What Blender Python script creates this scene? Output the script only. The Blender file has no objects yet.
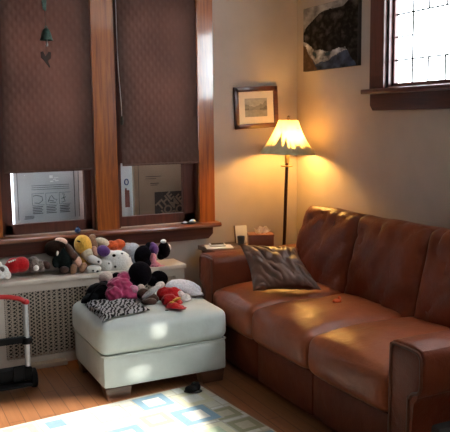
import bpy, bmesh, math, random
from mathutils import Vector, Matrix, noise
import numpy as np
random.seed(7)
SC = bpy.context.scene
COL = SC.collection
PI = math.pi

# ------------------------------------------------------------------ camera
F = 722.76
pi_, ro_, ya_ = [math.radians(a) for a in (7.5626, -0.668, 63.805)]
FW = Vector((math.cos(ya_)*math.cos(pi_), math.sin(ya_)*math.cos(pi_), -math.sin(pi_)))
r_ = FW.cross(Vector((0, 0, 1))).normalized()
u_ = r_.cross(FW)
CR = r_*math.cos(ro_) + u_*math.sin(ro_)
CU = -r_*math.sin(ro_) + u_*math.cos(ro_)
CAM = Vector((0, 0, 1.5))
cd = bpy.data.cameras.new('camera')
cam = bpy.data.objects.new('camera', cd)
COL.objects.link(cam)
M = Matrix.Identity(4)
for i in range(3):
    M[i][0] = CR[i]; M[i][1] = CU[i]; M[i][2] = -FW[i]; M[i][3] = CAM[i]
cam.matrix_world = M
cd.sensor_width = 36
cd.sensor_fit = 'HORIZONTAL'
cd.lens = F/450*36
cd.clip_start = 0.02
SC.camera = cam

def at(x, y, ax, v):
    """point of the place seen at a measured image position, on the plane axis = v"""
    d = FW + CR*((x-225)/F) - CU*((y-216)/F)
    t = (v-CAM[ax])/d[ax]
    return CAM + d*t

# ------------------------------------------------------------------ materials
def nodes(name):
    m = bpy.data.materials.new(name)
    m.use_nodes = True
    nt = m.node_tree
    b = nt.nodes['Principled BSDF']
    return m, nt, b

def N(nt, t, **kw):
    n = nt.nodes.new(t)
    for k, v in kw.items():
        if k in n.inputs:
            n.inputs[k].default_value = v
        else:
            setattr(n, k, v)
    return n

def ramp(nt, fac, stops, interp='LINEAR'):
    r = nt.nodes.new('ShaderNodeValToRGB')
    r.color_ramp.interpolation = interp
    el = r.color_ramp.elements
    while len(el) > 1:
        el.remove(el[-1])
    el[0].position = stops[0][0]; el[0].color = (*stops[0][1], 1)
    for p, c in stops[1:]:
        e = el.new(p); e.color = (*c, 1)
    nt.links.new(fac, r.inputs[0])
    return r

def coords(nt, scale=(1, 1, 1), rot=(0, 0, 0)):
    tc = nt.nodes.new('ShaderNodeTexCoord')
    mp = nt.nodes.new('ShaderNodeMapping')
    mp.inputs['Scale'].default_value = scale
    mp.inputs['Rotation'].default_value = rot
    nt.links.new(tc.outputs['Object'], mp.inputs[0])
    return mp.outputs[0]

def bump(nt, b, h, strength=.3, dist=.005):
    bp = nt.nodes.new('ShaderNodeBump')
    bp.inputs['Strength'].default_value = strength
    bp.inputs['Distance'].default_value = dist
    nt.links.new(h, bp.inputs['Height'])
    nt.links.new(bp.outputs[0], b.inputs['Normal'])
    return bp

def mat(name, c, rough=.6, var=.12, scale=12, bs=.15, bd=.003, metal=0, spec=.5, sheen=0, detail=4, bscale=None, coat=0):
    m, nt, b = nodes(name)
    co = coords(nt)
    n = N(nt, 'ShaderNodeTexNoise', Scale=scale, Detail=detail)
    nt.links.new(co, n.inputs['Vector'])
    lo = tuple(max(0, x*(1-var)) for x in c); hi = tuple(min(1, x*(1+var)) for x in c)
    r = ramp(nt, n.outputs['Fac'], [(.3, lo), (.7, hi)])
    nt.links.new(r.outputs[0], b.inputs['Base Color'])
    b.inputs['Roughness'].default_value = rough
    b.inputs['Metallic'].default_value = metal
    b.inputs['Specular IOR Level'].default_value = spec
    b.inputs['Sheen Weight'].default_value = sheen
    b.inputs['Coat Weight'].default_value = coat
    if bs:
        n2 = n
        if bscale:
            n2 = N(nt, 'ShaderNodeTexNoise', Scale=bscale, Detail=3)
            nt.links.new(co, n2.inputs['Vector'])
        bump(nt, b, n2.outputs['Fac'], bs, bd)
    return m

def wood(name, c1, c2, axis=2, rough=.3, coat=.3, sc=1):
    m, nt, b = nodes(name)
    s = [38*sc, 38*sc, 38*sc]; s[axis] = 2.2*sc
    co = coords(nt, tuple(s))
    n = N(nt, 'ShaderNodeTexNoise', Scale=1.0, Detail=6, Roughness=.62, Distortion=.7)
    nt.links.new(co, n.inputs['Vector'])
    r = ramp(nt, n.outputs['Fac'], [(.32, c1), (.6, c2), (.75, tuple(x*1.2 for x in c2))])
    nt.links.new(r.outputs[0], b.inputs['Base Color'])
    b.inputs['Roughness'].default_value = rough
    b.inputs['Coat Weight'].default_value = coat
    b.inputs['Coat Roughness'].default_value = .10; b.inputs['Coat IOR'].default_value = 1.7
    bump(nt, b, n.outputs['Fac'], .04, .002)
    return m

def leather(name, c1, c2, rough=.36, bs=.5, spec=.5):
    m, nt, b = nodes(name)
    co = coords(nt)
    big = N(nt, 'ShaderNodeTexNoise', Scale=5, Detail=5, Roughness=.6)
    nt.links.new(co, big.inputs['Vector'])
    r = ramp(nt, big.outputs['Fac'], [(.3, c1), (.7, c2)])
    nt.links.new(r.outputs[0], b.inputs['Base Color'])
    b.inputs['Roughness'].default_value = rough
    b.inputs['Specular IOR Level'].default_value = spec
    wr = N(nt, 'ShaderNodeTexNoise', Scale=9, Detail=4, Roughness=.55, Distortion=.25)
    nt.links.new(co, wr.inputs['Vector'])
    gr = N(nt, 'ShaderNodeTexVoronoi', Scale=160)
    nt.links.new(co, gr.inputs['Vector'])
    ad = N(nt, 'ShaderNodeMath', operation='MULTIPLY_ADD')
    nt.links.new(gr.outputs['Distance'], ad.inputs[0]); ad.inputs[1].default_value = .06
    nt.links.new(wr.outputs['Fac'], ad.inputs[2])
    bump(nt, b, ad.outputs[0], bs, .02)
    return m

def colattr(name, rough=.7, spec=.3, bs=0, bscale=300):
    m, nt, b = nodes(name)
    a = N(nt, 'ShaderNodeVertexColor'); a.layer_name = 'Col'
    nt.links.new(a.outputs[0], b.inputs['Base Color'])
    b.inputs['Roughness'].default_value = rough
    b.inputs['Specular IOR Level'].default_value = spec
    if bs:
        n = N(nt, 'ShaderNodeTexNoise', Scale=bscale, Detail=2)
        nt.links.new(coords(nt), n.inputs['Vector'])
        bump(nt, b, n.outputs['Fac'], bs, .004)
    return m

MT = {}
MT['wall'] = mat('wall_paint', (.45, .375, .325), .75, .04, 6, .12, .002, bscale=140, spec=.3)
MT['panel'] = wood('dark_unseen_wall', (.045, .022, .013), (.085, .042, .024), 2, .5, .1, .3)  # unseen walls coloured dark to cut light bounced into the room
MT['ceil'] = mat('ceiling_paint', (.6, .57, .52), .85, .03, 6, .1, .002)
MT['oakV'] = wood('oak_upright', (.20, .044, .007), (.42, .115, .016), 2, .3, 1.0)
MT['oakX'] = wood('oak_level', (.12, .026, .008), (.24, .058, .015), 0, .3, .5)
MT['redV'] = wood('dark_red_upright', (.055, .014, .009), (.10, .026, .015), 2, .35, .25)
MT['redX'] = wood('dark_red_level', (.060, .015, .010), (.11, .028, .016), 0, .35, .25)
MT['mahV'] = wood('mahogany_upright', (.055, .014, .012), (.10, .027, .022), 2, .32, .3)
MT['mahY'] = wood('mahogany_level', (.045, .012, .012), (.080, .022, .020), 1, .32, .3)
MT['frame'] = wood('frame_wood', (.07, .018, .010), (.13, .035, .018), 0, .35, .3)
MT['pole'] = wood('pole_wood', (.035, .012, .008), (.07, .022, .014), 2, .35, .3)
MT['tablewood'] = wood('table_wood', (.06, .022, .012), (.11, .042, .02), 0, .35, .3)
MT['boxwood'] = mat('tissue_box_card', (.24, .07, .028), .5, .15, 20, .05)
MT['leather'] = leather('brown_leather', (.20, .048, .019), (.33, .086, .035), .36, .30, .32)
MT['leather_back'] = leather('brown_leather_back', (.125, .026, .011), (.205, .046, .019), .38, .55, .22)  # darker copy of the seat leather; puts the arms' shade into colour
MT['leather_base'] = leather('dark_brown_leather', (.095, .019, .008), (.155, .034, .014), .42, .3, .10)  # seat leather darkened; shade on the base panels put into colour
MT['piping'] = leather('brown_piping', (.10, .028, .014), (.16, .045, .021), .4, .1)
MT['wleather'] = leather('white_leather', (.54, .58, .55), (.66, .70, .67), .5, .22, .35)
MT['radiator'] = mat('cream_paint', (.60, .52, .45), .5, .05, 8, .05)
MT['grille'] = mat('grille_paint', (.46, .38, .31), .5, .06, 20, .05)
MT['inside'] = mat('dark_metal_inside', (.03, .024, .02), .8, .1, 8, .05)
MT['red'] = mat('red_plastic', (.52, .012, .014), .35, .05, 8, .02)
MT['alu'] = mat('grey_aluminium', (.52, .53, .55), .38, .05, 30, .03, metal=.35)
MT['black'] = mat('black_plastic', (.007, .007, .008), .6, .1, 20, .05, spec=.12)
MT['brass'] = mat('aged_brass', (.35, .24, .10), .35, .1, 20, .03, metal=.9)
MT['verdigris'] = mat('verdigris_bronze', (.045, .10, .085), .55, .4, 60, .2, metal=.3)
MT['steel'] = mat('silver_metal', (.7, .7, .72), .3, .05, 30, .03, metal=.9)
MT['string'] = mat('dark_string', (.05, .04, .03), .8, .1, 80, .05)
MT['white'] = mat('white_card', (.68, .66, .62), .6, .03, 30, .02)
MT['paper'] = mat('white_tissue', (.8, .76, .7), .8, .03, 30, .05)
MT['matboard'] = mat('cream_matboard', (.78, .70, .58), .8, .02, 30, .02)
MT['screen'] = mat('dark_screen', (.02, .02, .025), .15, .05, 10, 0)
MT['navy'] = mat('navy_glaze', (.012, .03, .10), .2, .1, 10, .02)
MT['greyblue'] = mat('grey_blue_glaze', (.10, .12, .16), .35, .1, 10, .02)
MT['orange'] = mat('orange_plastic', (.75, .11, .02), .5, .1, 30, .1)
MT['carton_grey'] = mat('pale_grey_carton', (.46, .50, .54), .7, .06, 5, .05)
MT['carton'] = mat('brown_carton', (.25, .17, .115), .8, .06, 8, .05)
MT['print'] = mat('dark_grey_print', (.07, .085, .10), .8, .1, 30, 0)
MT['print_dark'] = mat('black_brown_print', (.030, .022, .018), .8, .1, 30, 0)
MT['print_tan'] = mat('tan_lettering', (.21, .14, .10), .8, .05, 30, 0)
MT['print_white'] = mat('white_print', (.75, .78, .8), .8, .05, 30, 0)
MT['print_blue'] = mat('blue_print', (.03, .06, .2), .8, .05, 30, 0)
MT['print_red'] = mat('brown_red_print', (.16, .05, .04), .8, .05, 30, 0)
MT['art'] = colattr('printed_picture', .75, .06)
MT['rug'] = colattr('woven_rug', .95, .05, .5, 260)
MT['olive'] = mat('olive_cutout', (.58, .51, .30), .7, .1, 30, .05)

def plushmat(name, c, var=.18, sheen=.3, scale=90, bs=.6, rough=.95):
    if max(c) < .03: sheen = 0
    return mat(name, c, rough, var, scale, bs, .006, spec=.04 if max(c) < .03 else .15, sheen=sheen)
PM = dict(
    black=plushmat('black_plush', (.005, .004, .006)), white=plushmat('white_plush', (.76, .74, .71)),
    lilac=plushmat('lilac_white_cloth', (.72, .70, .74)), red=plushmat('red_plush', (.46, .006, .010)),
    pink=plushmat('pink_satin', (.42, .04, .12), .35, .2, 30, .5, .5), palepink=plushmat('pale_pink_plush', (.72, .28, .40)),
    purple=plushmat('purple_plush', (.10, .035, .17)), yellow=plushmat('yellow_plush', (.78, .43, .07)),
    cream=plushmat('cream_plush', (.66, .55, .40)), orange=plushmat('orange_knit', (.68, .11, .03)),
    blue=plushmat('pale_blue_cloth', (.45, .51, .62)), tan=plushmat('tan_plush', (.28, .15, .085)),
    peach=plushmat('peach_plush', (.62, .36, .27)), brown=plushmat('brown_plush', (.07, .03, .02)),
    grey=plushmat('grey_brown_fur', (.17, .13, .11), .7, .3, 110), darkgreen=plushmat('black_green_cloth', (.010, .014, .014)),
    hair=plushmat('dark_hair', (.018, .009, .006)), blush=plushmat('blush_plush', (.60, .47, .42)),
    vinyl=mat('black_vinyl', (.004, .004, .005), .5, .1, 20, .2, .008, spec=.02),
)
def spotted():
    m, nt, b = nodes('black_spotted_white_plush')
    co = coords(nt)
    v = N(nt, 'ShaderNodeTexVoronoi', Scale=24, Randomness=1.0)
    nt.links.new(co, v.inputs['Vector'])
    r = ramp(nt, v.outputs['Distance'], [(0, (.012, .012, .014)), (.17, (.015, .015, .017)), (.23, (.76, .74, .71))])
    nt.links.new(r.outputs[0], b.inputs['Base Color'])
    b.inputs['Roughness'].default_value = .95
    n = N(nt, 'ShaderNodeTexNoise', Scale=90); nt.links.new(co, n.inputs['Vector'])
    bump(nt, b, n.outputs['Fac'], .5, .006)
    return m
PM['spotted'] = spotted()
def zebra():
    m, nt, b = nodes('zebra_striped_fleece')
    co = coords(nt, (1, 1, 1), (0, 0, .5))
    w = N(nt, 'ShaderNodeTexWave', Scale=13, Distortion=7, Detail=2.2)
    w.inputs['Detail Scale'].default_value = 2.2
    nt.links.new(co, w.inputs['Vector'])
    r = ramp(nt, w.outputs['Fac'], [(.42, (.014, .012, .016)), (.52, (.66, .64, .66))])
    nt.links.new(r.outputs[0], b.inputs['Base Color'])
    b.inputs['Roughness'].default_value = .9
    return m
PM['zebra'] = zebra()

def blindmat():
    m, nt, b = nodes('brown_quilted_shade')
    outs = []
    for a in (.62, -.62):
        co = coords(nt, (1, 1, 1), (0, a, 0))
        w = N(nt, 'ShaderNodeTexWave', Scale=7.5, Distortion=.5, Detail=1)
        w.bands_direction = 'X'
        nt.links.new(co, w.inputs['Vector'])
        outs.append(w.outputs['Fac'])
    mx = N(nt, 'ShaderNodeMath', operation='MULTIPLY')
    nt.links.new(outs[0], mx.inputs[0]); nt.links.new(outs[1], mx.inputs[1])
    n = N(nt, 'ShaderNodeTexNoise', Scale=3, Detail=4)
    nt.links.new(coords(nt), n.inputs['Vector'])
    ad = N(nt, 'ShaderNodeMath', operation='MULTIPLY_ADD')
    nt.links.new(mx.outputs[0], ad.inputs[0]); ad.inputs[1].default_value = .10
    nt.links.new(n.outputs['Fac'], ad.inputs[2])
    r = ramp(nt, ad.outputs[0], [(.3, (.082, .040, .030)), (.8, (.128, .066, .050))])
    nt.links.new(r.outputs[0], b.inputs['Base Color'])
    b.inputs['Roughness'].default_value = .62
    b.inputs['Specular IOR Level'].default_value = .35
    bump(nt, b, mx.outputs[0], .5, .006)
    return m
MT['blind'] = blindmat()

def floormat():
    m, nt, b = nodes('oak_floor_boards')
    co = coords(nt, (1, 1, 1), (0, 0, PI/2))
    br = N(nt, 'ShaderNodeTexBrick', Scale=1.0)
    br.inputs['Brick Width'].default_value = .9
    br.inputs['Row Height'].default_value = .078
    br.inputs['Mortar Size'].default_value = .0022
    br.inputs['Color1'].default_value = (.275, .112, .046, 1)
    br.inputs['Color2'].default_value = (.305, .125, .052, 1)
    br.inputs['Mortar'].default_value = (.12, .045, .02, 1)
    br.offset = .37
    nt.links.new(co, br.inputs['Vector'])
    n = N(nt, 'ShaderNodeTexNoise', Scale=1, Detail=6, Roughness=.6, Distortion=.5)
    nt.links.new(coords(nt, (45, 2.2, 1)), n.inputs['Vector'])
    r = ramp(nt, n.outputs['Fac'], [(.3, (.8, .78, .76)), (.7, (1.08, 1.07, 1.06))])
    mx = N(nt, 'ShaderNodeMix', data_type='RGBA', blend_type='MULTIPLY')
    mx.inputs[0].default_value = 1
    nt.links.new(br.outputs[0], mx.inputs[6]); nt.links.new(r.outputs[0], mx.inputs[7])
    nt.links.new(mx.outputs[2], b.inputs['Base Color'])
    b.inputs['Roughness'].default_value = .38
    bump(nt, b, br.outputs['Fac'], -.25, .002)
    return m
MT['floor'] = floormat()

def glassmat():
    m = bpy.data.materials.new('window_glass'); m.use_nodes = True
    nt = m.node_tree; nt.nodes.clear()
    o = nt.nodes.new('ShaderNodeOutputMaterial')
    t = N(nt, 'ShaderNodeBsdfTransparent'); t.inputs[0].default_value = (.96, .97, .96, 1)
    g = N(nt, 'ShaderNodeBsdfGlossy'); g.inputs['Roughness'].default_value = .03
    fr = N(nt, 'ShaderNodeFresnel')
    ge = nt.nodes.new('ShaderNodeNewGeometry')
    io = N(nt, 'ShaderNodeMapRange'); io.inputs[3].default_value = 1.45; io.inputs[4].default_value = 1/1.45
    nt.links.new(ge.outputs['Backfacing'], io.inputs[0]); nt.links.new(io.outputs[0], fr.inputs[0])
    mx = nt.nodes.new('ShaderNodeMixShader')
    nt.links.new(fr.outputs[0], mx.inputs[0])
    nt.links.new(t.outputs[0], mx.inputs[1]); nt.links.new(g.outputs[0], mx.inputs[2])
    nt.links.new(mx.outputs[0], o.inputs[0])
    return m
MT['glass'] = glassmat()

def shademat():
    m = bpy.data.materials.new('parchment_lamp_shade'); m.use_nodes = True
    nt = m.node_tree; nt.nodes.clear()
    o = nt.nodes.new('ShaderNodeOutputMaterial')
    d = N(nt, 'ShaderNodeBsdfDiffuse'); d.inputs[0].default_value = (.80, .74, .60, 1)
    t = N(nt, 'ShaderNodeBsdfTranslucent'); t.inputs[0].default_value = (.62, .54, .38, 1)
    mx = nt.nodes.new('ShaderNodeMixShader'); mx.inputs[0].default_value = .5
    nt.links.new(d.outputs[0], mx.inputs[1]); nt.links.new(t.outputs[0], mx.inputs[2])
    nt.links.new(mx.outputs[0], o.inputs[0])
    return m
MT['shade'] = shademat()
def bulbmat():
    m, nt, b = nodes('lit_bulb')
    b.inputs['Emission Color'].default_value = (1, .66, .28, 1)
    b.inputs['Emission Strength'].default_value = 30
    return m
MT['bulb'] = bulbmat()

# ------------------------------------------------------------------ mesh helpers
def obj(name, bm, m, parent=None, smooth=True, angle=35):
    me = bpy.data.meshes.new(name)
    bmesh.ops.recalc_face_normals(bm, faces=bm.faces)
    bm.to_mesh(me); bm.free()
    o = bpy.data.objects.new(name, me)
    COL.objects.link(o)
    if m: me.materials.append(m)
    if m and m.name.split('_')[0] in ('oak', 'dark', 'mahogany') and 'leather' not in m.name and 'metal' not in m.name: angle = 15
    if smooth:
        me.polygons.foreach_set('use_smooth', [True]*len(me.polygons))
        me.set_sharp_from_angle(angle=math.radians(angle))
    if parent:
        o.parent = parent
        o.matrix_parent_inverse = Matrix.Translation(-parent.location) if parent.type == 'EMPTY' else parent.matrix_world.inverted()
    return o

def tag(o, label=None, cat=None, group=None, kind=None):
    if label: o['label'] = label
    if cat: o['category'] = cat
    if group: o['group'] = group
    if kind: o['kind'] = kind
    return o

def thing(name, label, cat, loc, group=None):
    o = bpy.data.objects.new(name, None)
    o.empty_display_size = .1
    COL.objects.link(o)
    o.location = loc
    return tag(o, label, cat, group)

def struct(name, loc=(0, 0, 0)):
    o = bpy.data.objects.new(name, None); COL.objects.link(o); o.location = loc
    o['kind'] = 'structure'
    return o

def box(bm, x0, x1, y0, y1, z0, z1, bev=0, seg=2, mx=None):
    g = bmesh.ops.create_cube(bm, size=1)
    for v in g['verts']:
        v.co = Vector(((x0+x1)/2 + v.co.x*(x1-x0), (y0+y1)/2 + v.co.y*(y1-y0), (z0+z1)/2 + v.co.z*(z1-z0)))
    vs = list(g['verts'])
    if bev:
        es = list({e for v in vs for e in v.link_edges})
        r = bmesh.ops.bevel(bm, geom=es, offset=bev, segments=seg, affect='EDGES', profile=.5)
        vs = list({v for f in r['faces'] for v in f.verts} | {v for v in vs if v.is_valid})
    if mx is not None:
        for v in vs: v.co = mx @ v.co
    return bm

def B(*a, **k):
    return box(bmesh.new(), *a, **k)

def lathe(prof, seg=32, c=(0, 0), close=True):
    bm = bmesh.new()
    rings = []
    for r, z in prof:
        if r < 1e-5:
            rings.append([bm.verts.new((c[0], c[1], z))])
        else:
            rings.append([bm.verts.new((c[0]+r*math.cos(2*PI*i/seg), c[1]+r*math.sin(2*PI*i/seg), z)) for i in range(seg)])
    for a, b in zip(rings, rings[1:]):
        for i in range(seg):
            j = (i+1) % seg
            if len(a) == 1 and len(b) == 1: continue
            if len(a) == 1: bm.faces.new((a[0], b[i], b[j]))
            elif len(b) == 1: bm.faces.new((a[i], b[0], a[j]))
            else: bm.faces.new((a[i], b[i], b[j], a[j]))
    return bm

def tube(pts, r, seg=8, bm=None, closed=False):
    bm = bm or bmesh.new()
    pts = [Vector(p) for p in pts]
    n = len(pts)
    rr = r if isinstance(r, (list, tuple)) else [r]*n
    up = None
    rings = []
    for i, p in enumerate(pts):
        if closed: t = (pts[(i+1) % n] - pts[i-1]).normalized()
        else: t = (pts[min(i+1, n-1)] - pts[max(i-1, 0)]).normalized()
        if up is None:
            up = Vector((0, 0, 1)) if abs(t.z) < .9 else Vector((1, 0, 0))
        a = t.cross(up).normalized(); up = a.cross(t).normalized()
        rings.append([bm.verts.new(p + a*rr[i]*math.cos(2*PI*k/seg) + up*rr[i]*math.sin(2*PI*k/seg)) for k in range(seg)])
    m = n if closed else n-1
    for i in range(m):
        a, b = rings[i], rings[(i+1) % n]
        for k in range(seg):
            bm.faces.new((a[k], a[(k+1) % seg], b[(k+1) % seg], b[k]))
    if not closed:
        bm.faces.new(rings[0]); bm.faces.new(rings[-1][::-1])
    return bm

def smoothpath(P, n=8):
    P = [Vector(p) for p in P]
    out = []
    for i in range(len(P)-1):
        p0 = P[max(i-1, 0)]; p1 = P[i]; p2 = P[i+1]; p3 = P[min(i+2, len(P)-1)]
        for k in range(n):
            t = k/n
            out.append(.5*((2*p1) + (p2-p0)*t + (2*p0-5*p1+4*p2-p3)*t*t + (3*p1-p0-3*p2+p3)*t**3))
    out.append(P[-1])
    return out

def prism(poly, ax, a, b, bm=None, bev=0):
    """polygon given in the two other axes, extruded along axis ax from a to b"""
    bm = bm or bmesh.new()
    def mk(p, v):
        q = [0, 0, 0]; o = [i for i in range(3) if i != ax]
        q[ax] = v; q[o[0]] = p[0]; q[o[1]] = p[1]
        return bm.verts.new(q)
    A = [mk(p, a) for p in poly]; Bv = [mk(p, b) for p in poly]
    n = len(poly)
    fa = bm.faces.new(A); fb = bm.faces.new(Bv[::-1])
    for i in range(n):
        bm.faces.new((A[i], Bv[i], Bv[(i+1) % n], A[(i+1) % n]))
    if bev:
        es = list(fa.edges) + list(fb.edges)
        bmesh.ops.bevel(bm, geom=es, offset=bev, segments=3, affect='EDGES', profile=.5)
    return bm

def puffbox(size, rad, n=14, puff=(0, 0, 0), wr=0, wscale=6, seed=0):
    """rounded upholstered block centred on the origin; puff = extra bulge per axis"""
    bm = bmesh.new()
    bmesh.ops.create_cube(bm, size=2)
    bmesh.ops.subdivide_edges(bm, edges=list(bm.edges), cuts=n, use_grid_fill=True)
    h = Vector(size)/2
    inner = Vector([max(.001, x-rad) for x in h])
    for v in bm.verts:
        u = v.co.copy()
        p = Vector([u[i]*h[i] for i in range(3)])
        q = Vector([max(-inner[i], min(inner[i], p[i])) for i in range(3)])
        d = p-q
        if d.length > 1e-6:
            p = q + d.normalized()*rad*min(1, d.length/rad if d.length < rad else 1)
            # vertices on flat faces keep their full offset
            m = max(abs(d[i]) for i in range(3))
            p = q + d.normalized()*max(m, 0)
        for i in range(3):
            j, k = [x for x in range(3) if x != i]
            w = max(0, 1-u[j]**2)*max(0, 1-u[k]**2)
            p[i] += puff[i]*w*u[i]
        if wr:
            nn = noise.noise(Vector((p.x*wscale+seed*7.1, p.y*wscale*1.0+3.3*seed, p.z*wscale)))
            p += d.normalized()*nn*wr if d.length > 1e-6 else Vector((0, 0, 0))
        v.co = p
    return bm

def xform(bm, mx):
    bmesh.ops.transform(bm, matrix=mx, verts=bm.verts)
    return bm

def patch_pillow(c, thick, n=26, wr=.012, seed=1, sag=.0):
    """pillow from its four corners (bl, br, tr, tl)"""
    bl, br, tr, tl = [Vector(p) for p in c]
    nrm = (br-bl).cross(tl-bl).normalized()
    bm = bmesh.new()
    def P(s, t, side):
        p = (bl*(1-s)+br*s)*(1-t) + (tl*(1-s)+tr*s)*t
        a, b = 2*s-1, 2*t-1
        ed = max(0, (1-a*a)*(1-b*b))**.42
        # concave edges between the corners
        cen = (bl+br+tr+tl)/4
        pin = .10*(max(a*a, b*b)) * (1-min(a*a, b*b))
        p = p + (cen-p)*pin
        q = Vector((p.x*10+p.z*5+seed, p.y*5, p.z*6-p.x*3))
        w = noise.noise(q)*.6 + abs(noise.noise(q*2.3))*.9 - .3
        return p + nrm*(thick*.5*ed*side + side*w*wr*min(1, ed*2))
    V = {}
    for side in (1, -1):
        for i in range(n+1):
            for j in range(n+1):
                e = i in (0, n) or j in (0, n)
                if side == -1 and e: V[(i, j, -1)] = V[(i, j, 1)]
                else: V[(i, j, side)] = bm.verts.new(P(i/n, j/n, side))
        for i in range(n):
            for j in range(n):
                bm.faces.new([V[(i, j, side)], V[(i+1, j, side)], V[(i+1, j+1, side)], V[(i, j+1, side)]])
    return bm

HF = Vector((FW.x, FW.y, 0)).normalized()
HR = Vector((HF.y, -HF.x, 0))
def ell(bm, c, r, rot=0, sub=3, tilt=None):
    """ellipsoid: r = (across, deep, high) with a roll in degrees about the depth axis"""
    g = bmesh.ops.create_icosphere(bm, subdivisions=sub, radius=1)
    ro = math.radians(rot); ca, sa = math.cos(ro), math.sin(ro)
    for v in g['verts']:
        a, d, h = v.co.x*r[0], v.co.y*r[1], v.co.z*r[2]
        a, h = a*ca - h*sa, a*sa + h*ca
        v.co = Vector(c) + HR*a + HF*d + Vector((0, 0, 1))*h
    return bm

def pxl(px, py, y, rw, rh, rd, rot=0):
    """centre and size of a lump measured in the picture at wall distance y"""
    c = at(px, py, 1, y)
    s = (c-CAM).dot(FW)/F
    return (c, (rw*s, rd*s, rh*s), rot)

REST = [None]
def lumps(name, L, m, parent=None, vox=.006, it=3, wr=.0):
    """one continuous soft body grown from overlapping lumps"""
    bm = bmesh.new()
    for c, r, rot in L: ell(bm, c, r, rot)
    if len(L) == 1 and not wr:
        if REST[0]:
            for v in bm.verts: v.co.z = max(v.co.z, REST[0])
        return obj(name, bm, m, parent)
    me = bpy.data.meshes.new('tmp'); bm.to_mesh(me); bm.free()
    t = bpy.data.objects.new('tmp', me); COL.objects.link(t)
    md = t.modifiers.new('r', 'REMESH'); md.mode = 'VOXEL'; md.voxel_size = vox
    sm = t.modifiers.new('s', 'SMOOTH'); sm.iterations = it; sm.factor = .5
    dg = bpy.context.evaluated_depsgraph_get()
    ev = t.evaluated_get(dg)
    bm = bmesh.new(); bm.from_mesh(ev.to_mesh()); ev.to_mesh_clear()
    bpy.data.objects.remove(t); bpy.data.meshes.remove(me)
    if wr:
        bm.normal_update()
        for v in bm.verts:
            v.co += v.normal*(noise.noise(v.co*45)*wr + abs(noise.noise(v.co*22))*wr)
    if REST[0]:
        for v in bm.verts: v.co.z = max(v.co.z, REST[0]+.0005*noise.noise(v.co*50))
    return obj(name, bm, m, parent)

def picture(name, origin, du, dv, nu, nv, fn, m, parent=None, normal_off=0):
    """flat print: a grid of faces with the colours of the print"""
    bm = bmesh.new()
    lay = bm.loops.layers.float_color.new('Col')
    O = Vector(origin); du = Vector(du); dv = Vector(dv)
    V = [[bm.verts.new(O+du*(i/nu)+dv*(j/nv)) for j in range(nv+1)] for i in range(nu+1)]
    for i in range(nu):
        for j in range(nv):
            f = bm.faces.new((V[i][j], V[i+1][j], V[i+1][j+1], V[i][j+1]))
            c = fn((i+.5)/nu, (j+.5)/nv)
            for l in f.loops: l[lay] = (*c, 1)
    me = bpy.data.meshes.new(name); bm.to_mesh(me); bm.free()
    o = bpy.data.objects.new(name, me); COL.objects.link(o); me.materials.append(m)
    if parent:
        o.parent = parent
        o.matrix_parent_inverse = Matrix.Translation(-parent.location) if parent.type == 'EMPTY' else Matrix.Identity(4)
    return o

def text(name, body, size, mx, m, parent, extrude=.0006, bold=0):
    cu = bpy.data.curves.new(name, 'FONT')
    cu.body = body; cu.size = size; cu.extrude = extrude; cu.offset = bold
    cu.align_x = 'CENTER'; cu.align_y = 'CENTER'
    t = bpy.data.objects.new('tmp', cu); COL.objects.link(t)
    dg = bpy.context.evaluated_depsgraph_get()
    bm = bmesh.new(); ev = t.evaluated_get(dg); bm.from_mesh(ev.to_mesh()); ev.to_mesh_clear()
    bpy.data.objects.remove(t); bpy.data.curves.remove(cu)
    xform(bm, mx)
    return obj(name, bm, m, parent, smooth=False)

# ------------------------------------------------------------------ the room
YW, XW = 4.65, 2.896            # window wall, right wall
XL, YF, ZC = -3.2, -0.75, 2.55  # left wall, wall behind, ceiling
W1 = (0.725, 2.09, .785, 2.32)  # opening of the double window (x0,x1,z0,z1)
W2 = (2.62, 3.60, 1.69, 2.36)   # opening of the high side window (y0,y1,z0,z1)
W3 = (.18, 1.27, 1.60, 1.945)   # opening behind the viewer
tag(obj('floor', B(XL-.1, XW+.1, YF-.1, YW+.1, -.06, 0), MT['floor'], smooth=False), kind='structure')
tag(obj('ceiling', B(XL-.1, XW+.1, YF-.1, YW+.1, ZC, ZC+.06), MT['ceil'], smooth=False), kind='structure')
def wall(name, ax, v0, v1, lo, hi, op=None):
    bm = bmesh.new()
    def bb(a0, a1, z0, z1):
        if ax == 1: box(bm, a0, a1, v0, v1, z0, z1)
        else: box(bm, v0, v1, a0, a1, z0, z1)
    if op:
        bb(lo, op[0], 0, ZC); bb(op[1], hi, 0, ZC); bb(op[0], op[1], 0, op[2]); bb(op[0], op[1], op[3], ZC)
    else: bb(lo, hi, 0, ZC)
    return tag(obj(name, bm, MT['wall' if name in ('wall_back', 'wall_right') else 'panel'], smooth=False), kind='structure')
wall('wall_back', 1, YW, YW+.14, XL, XW+.1, W1)
W4 = (1.25, 2.42, 1.45, 2.36)  # opening of an added, unseen window
wr_ = bmesh.new()
for a_, b_, c_, d_ in ((YF, W4[0], 0, ZC), (W4[1], W2[0], 0, ZC), (W2[1], YW, 0, ZC), (W4[0], W4[1], 0, W4[2]), (W4[0], W4[1], W4[3], ZC),
                       (W2[0], W2[1], 0, W2[2]), (W2[0], W2[1], W2[3], ZC)):
    box(wr_, XW, XW+.062, a_, b_, c_, d_)
tag(obj('wall_right', wr_, MT['wall'], smooth=False), kind='structure')
wall('wall_left', 0, XL-.1, XL, YF, YW, None)
wf = B(XL-.1, XW+.1, YF-.1, YF, 0, ZC)
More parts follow.
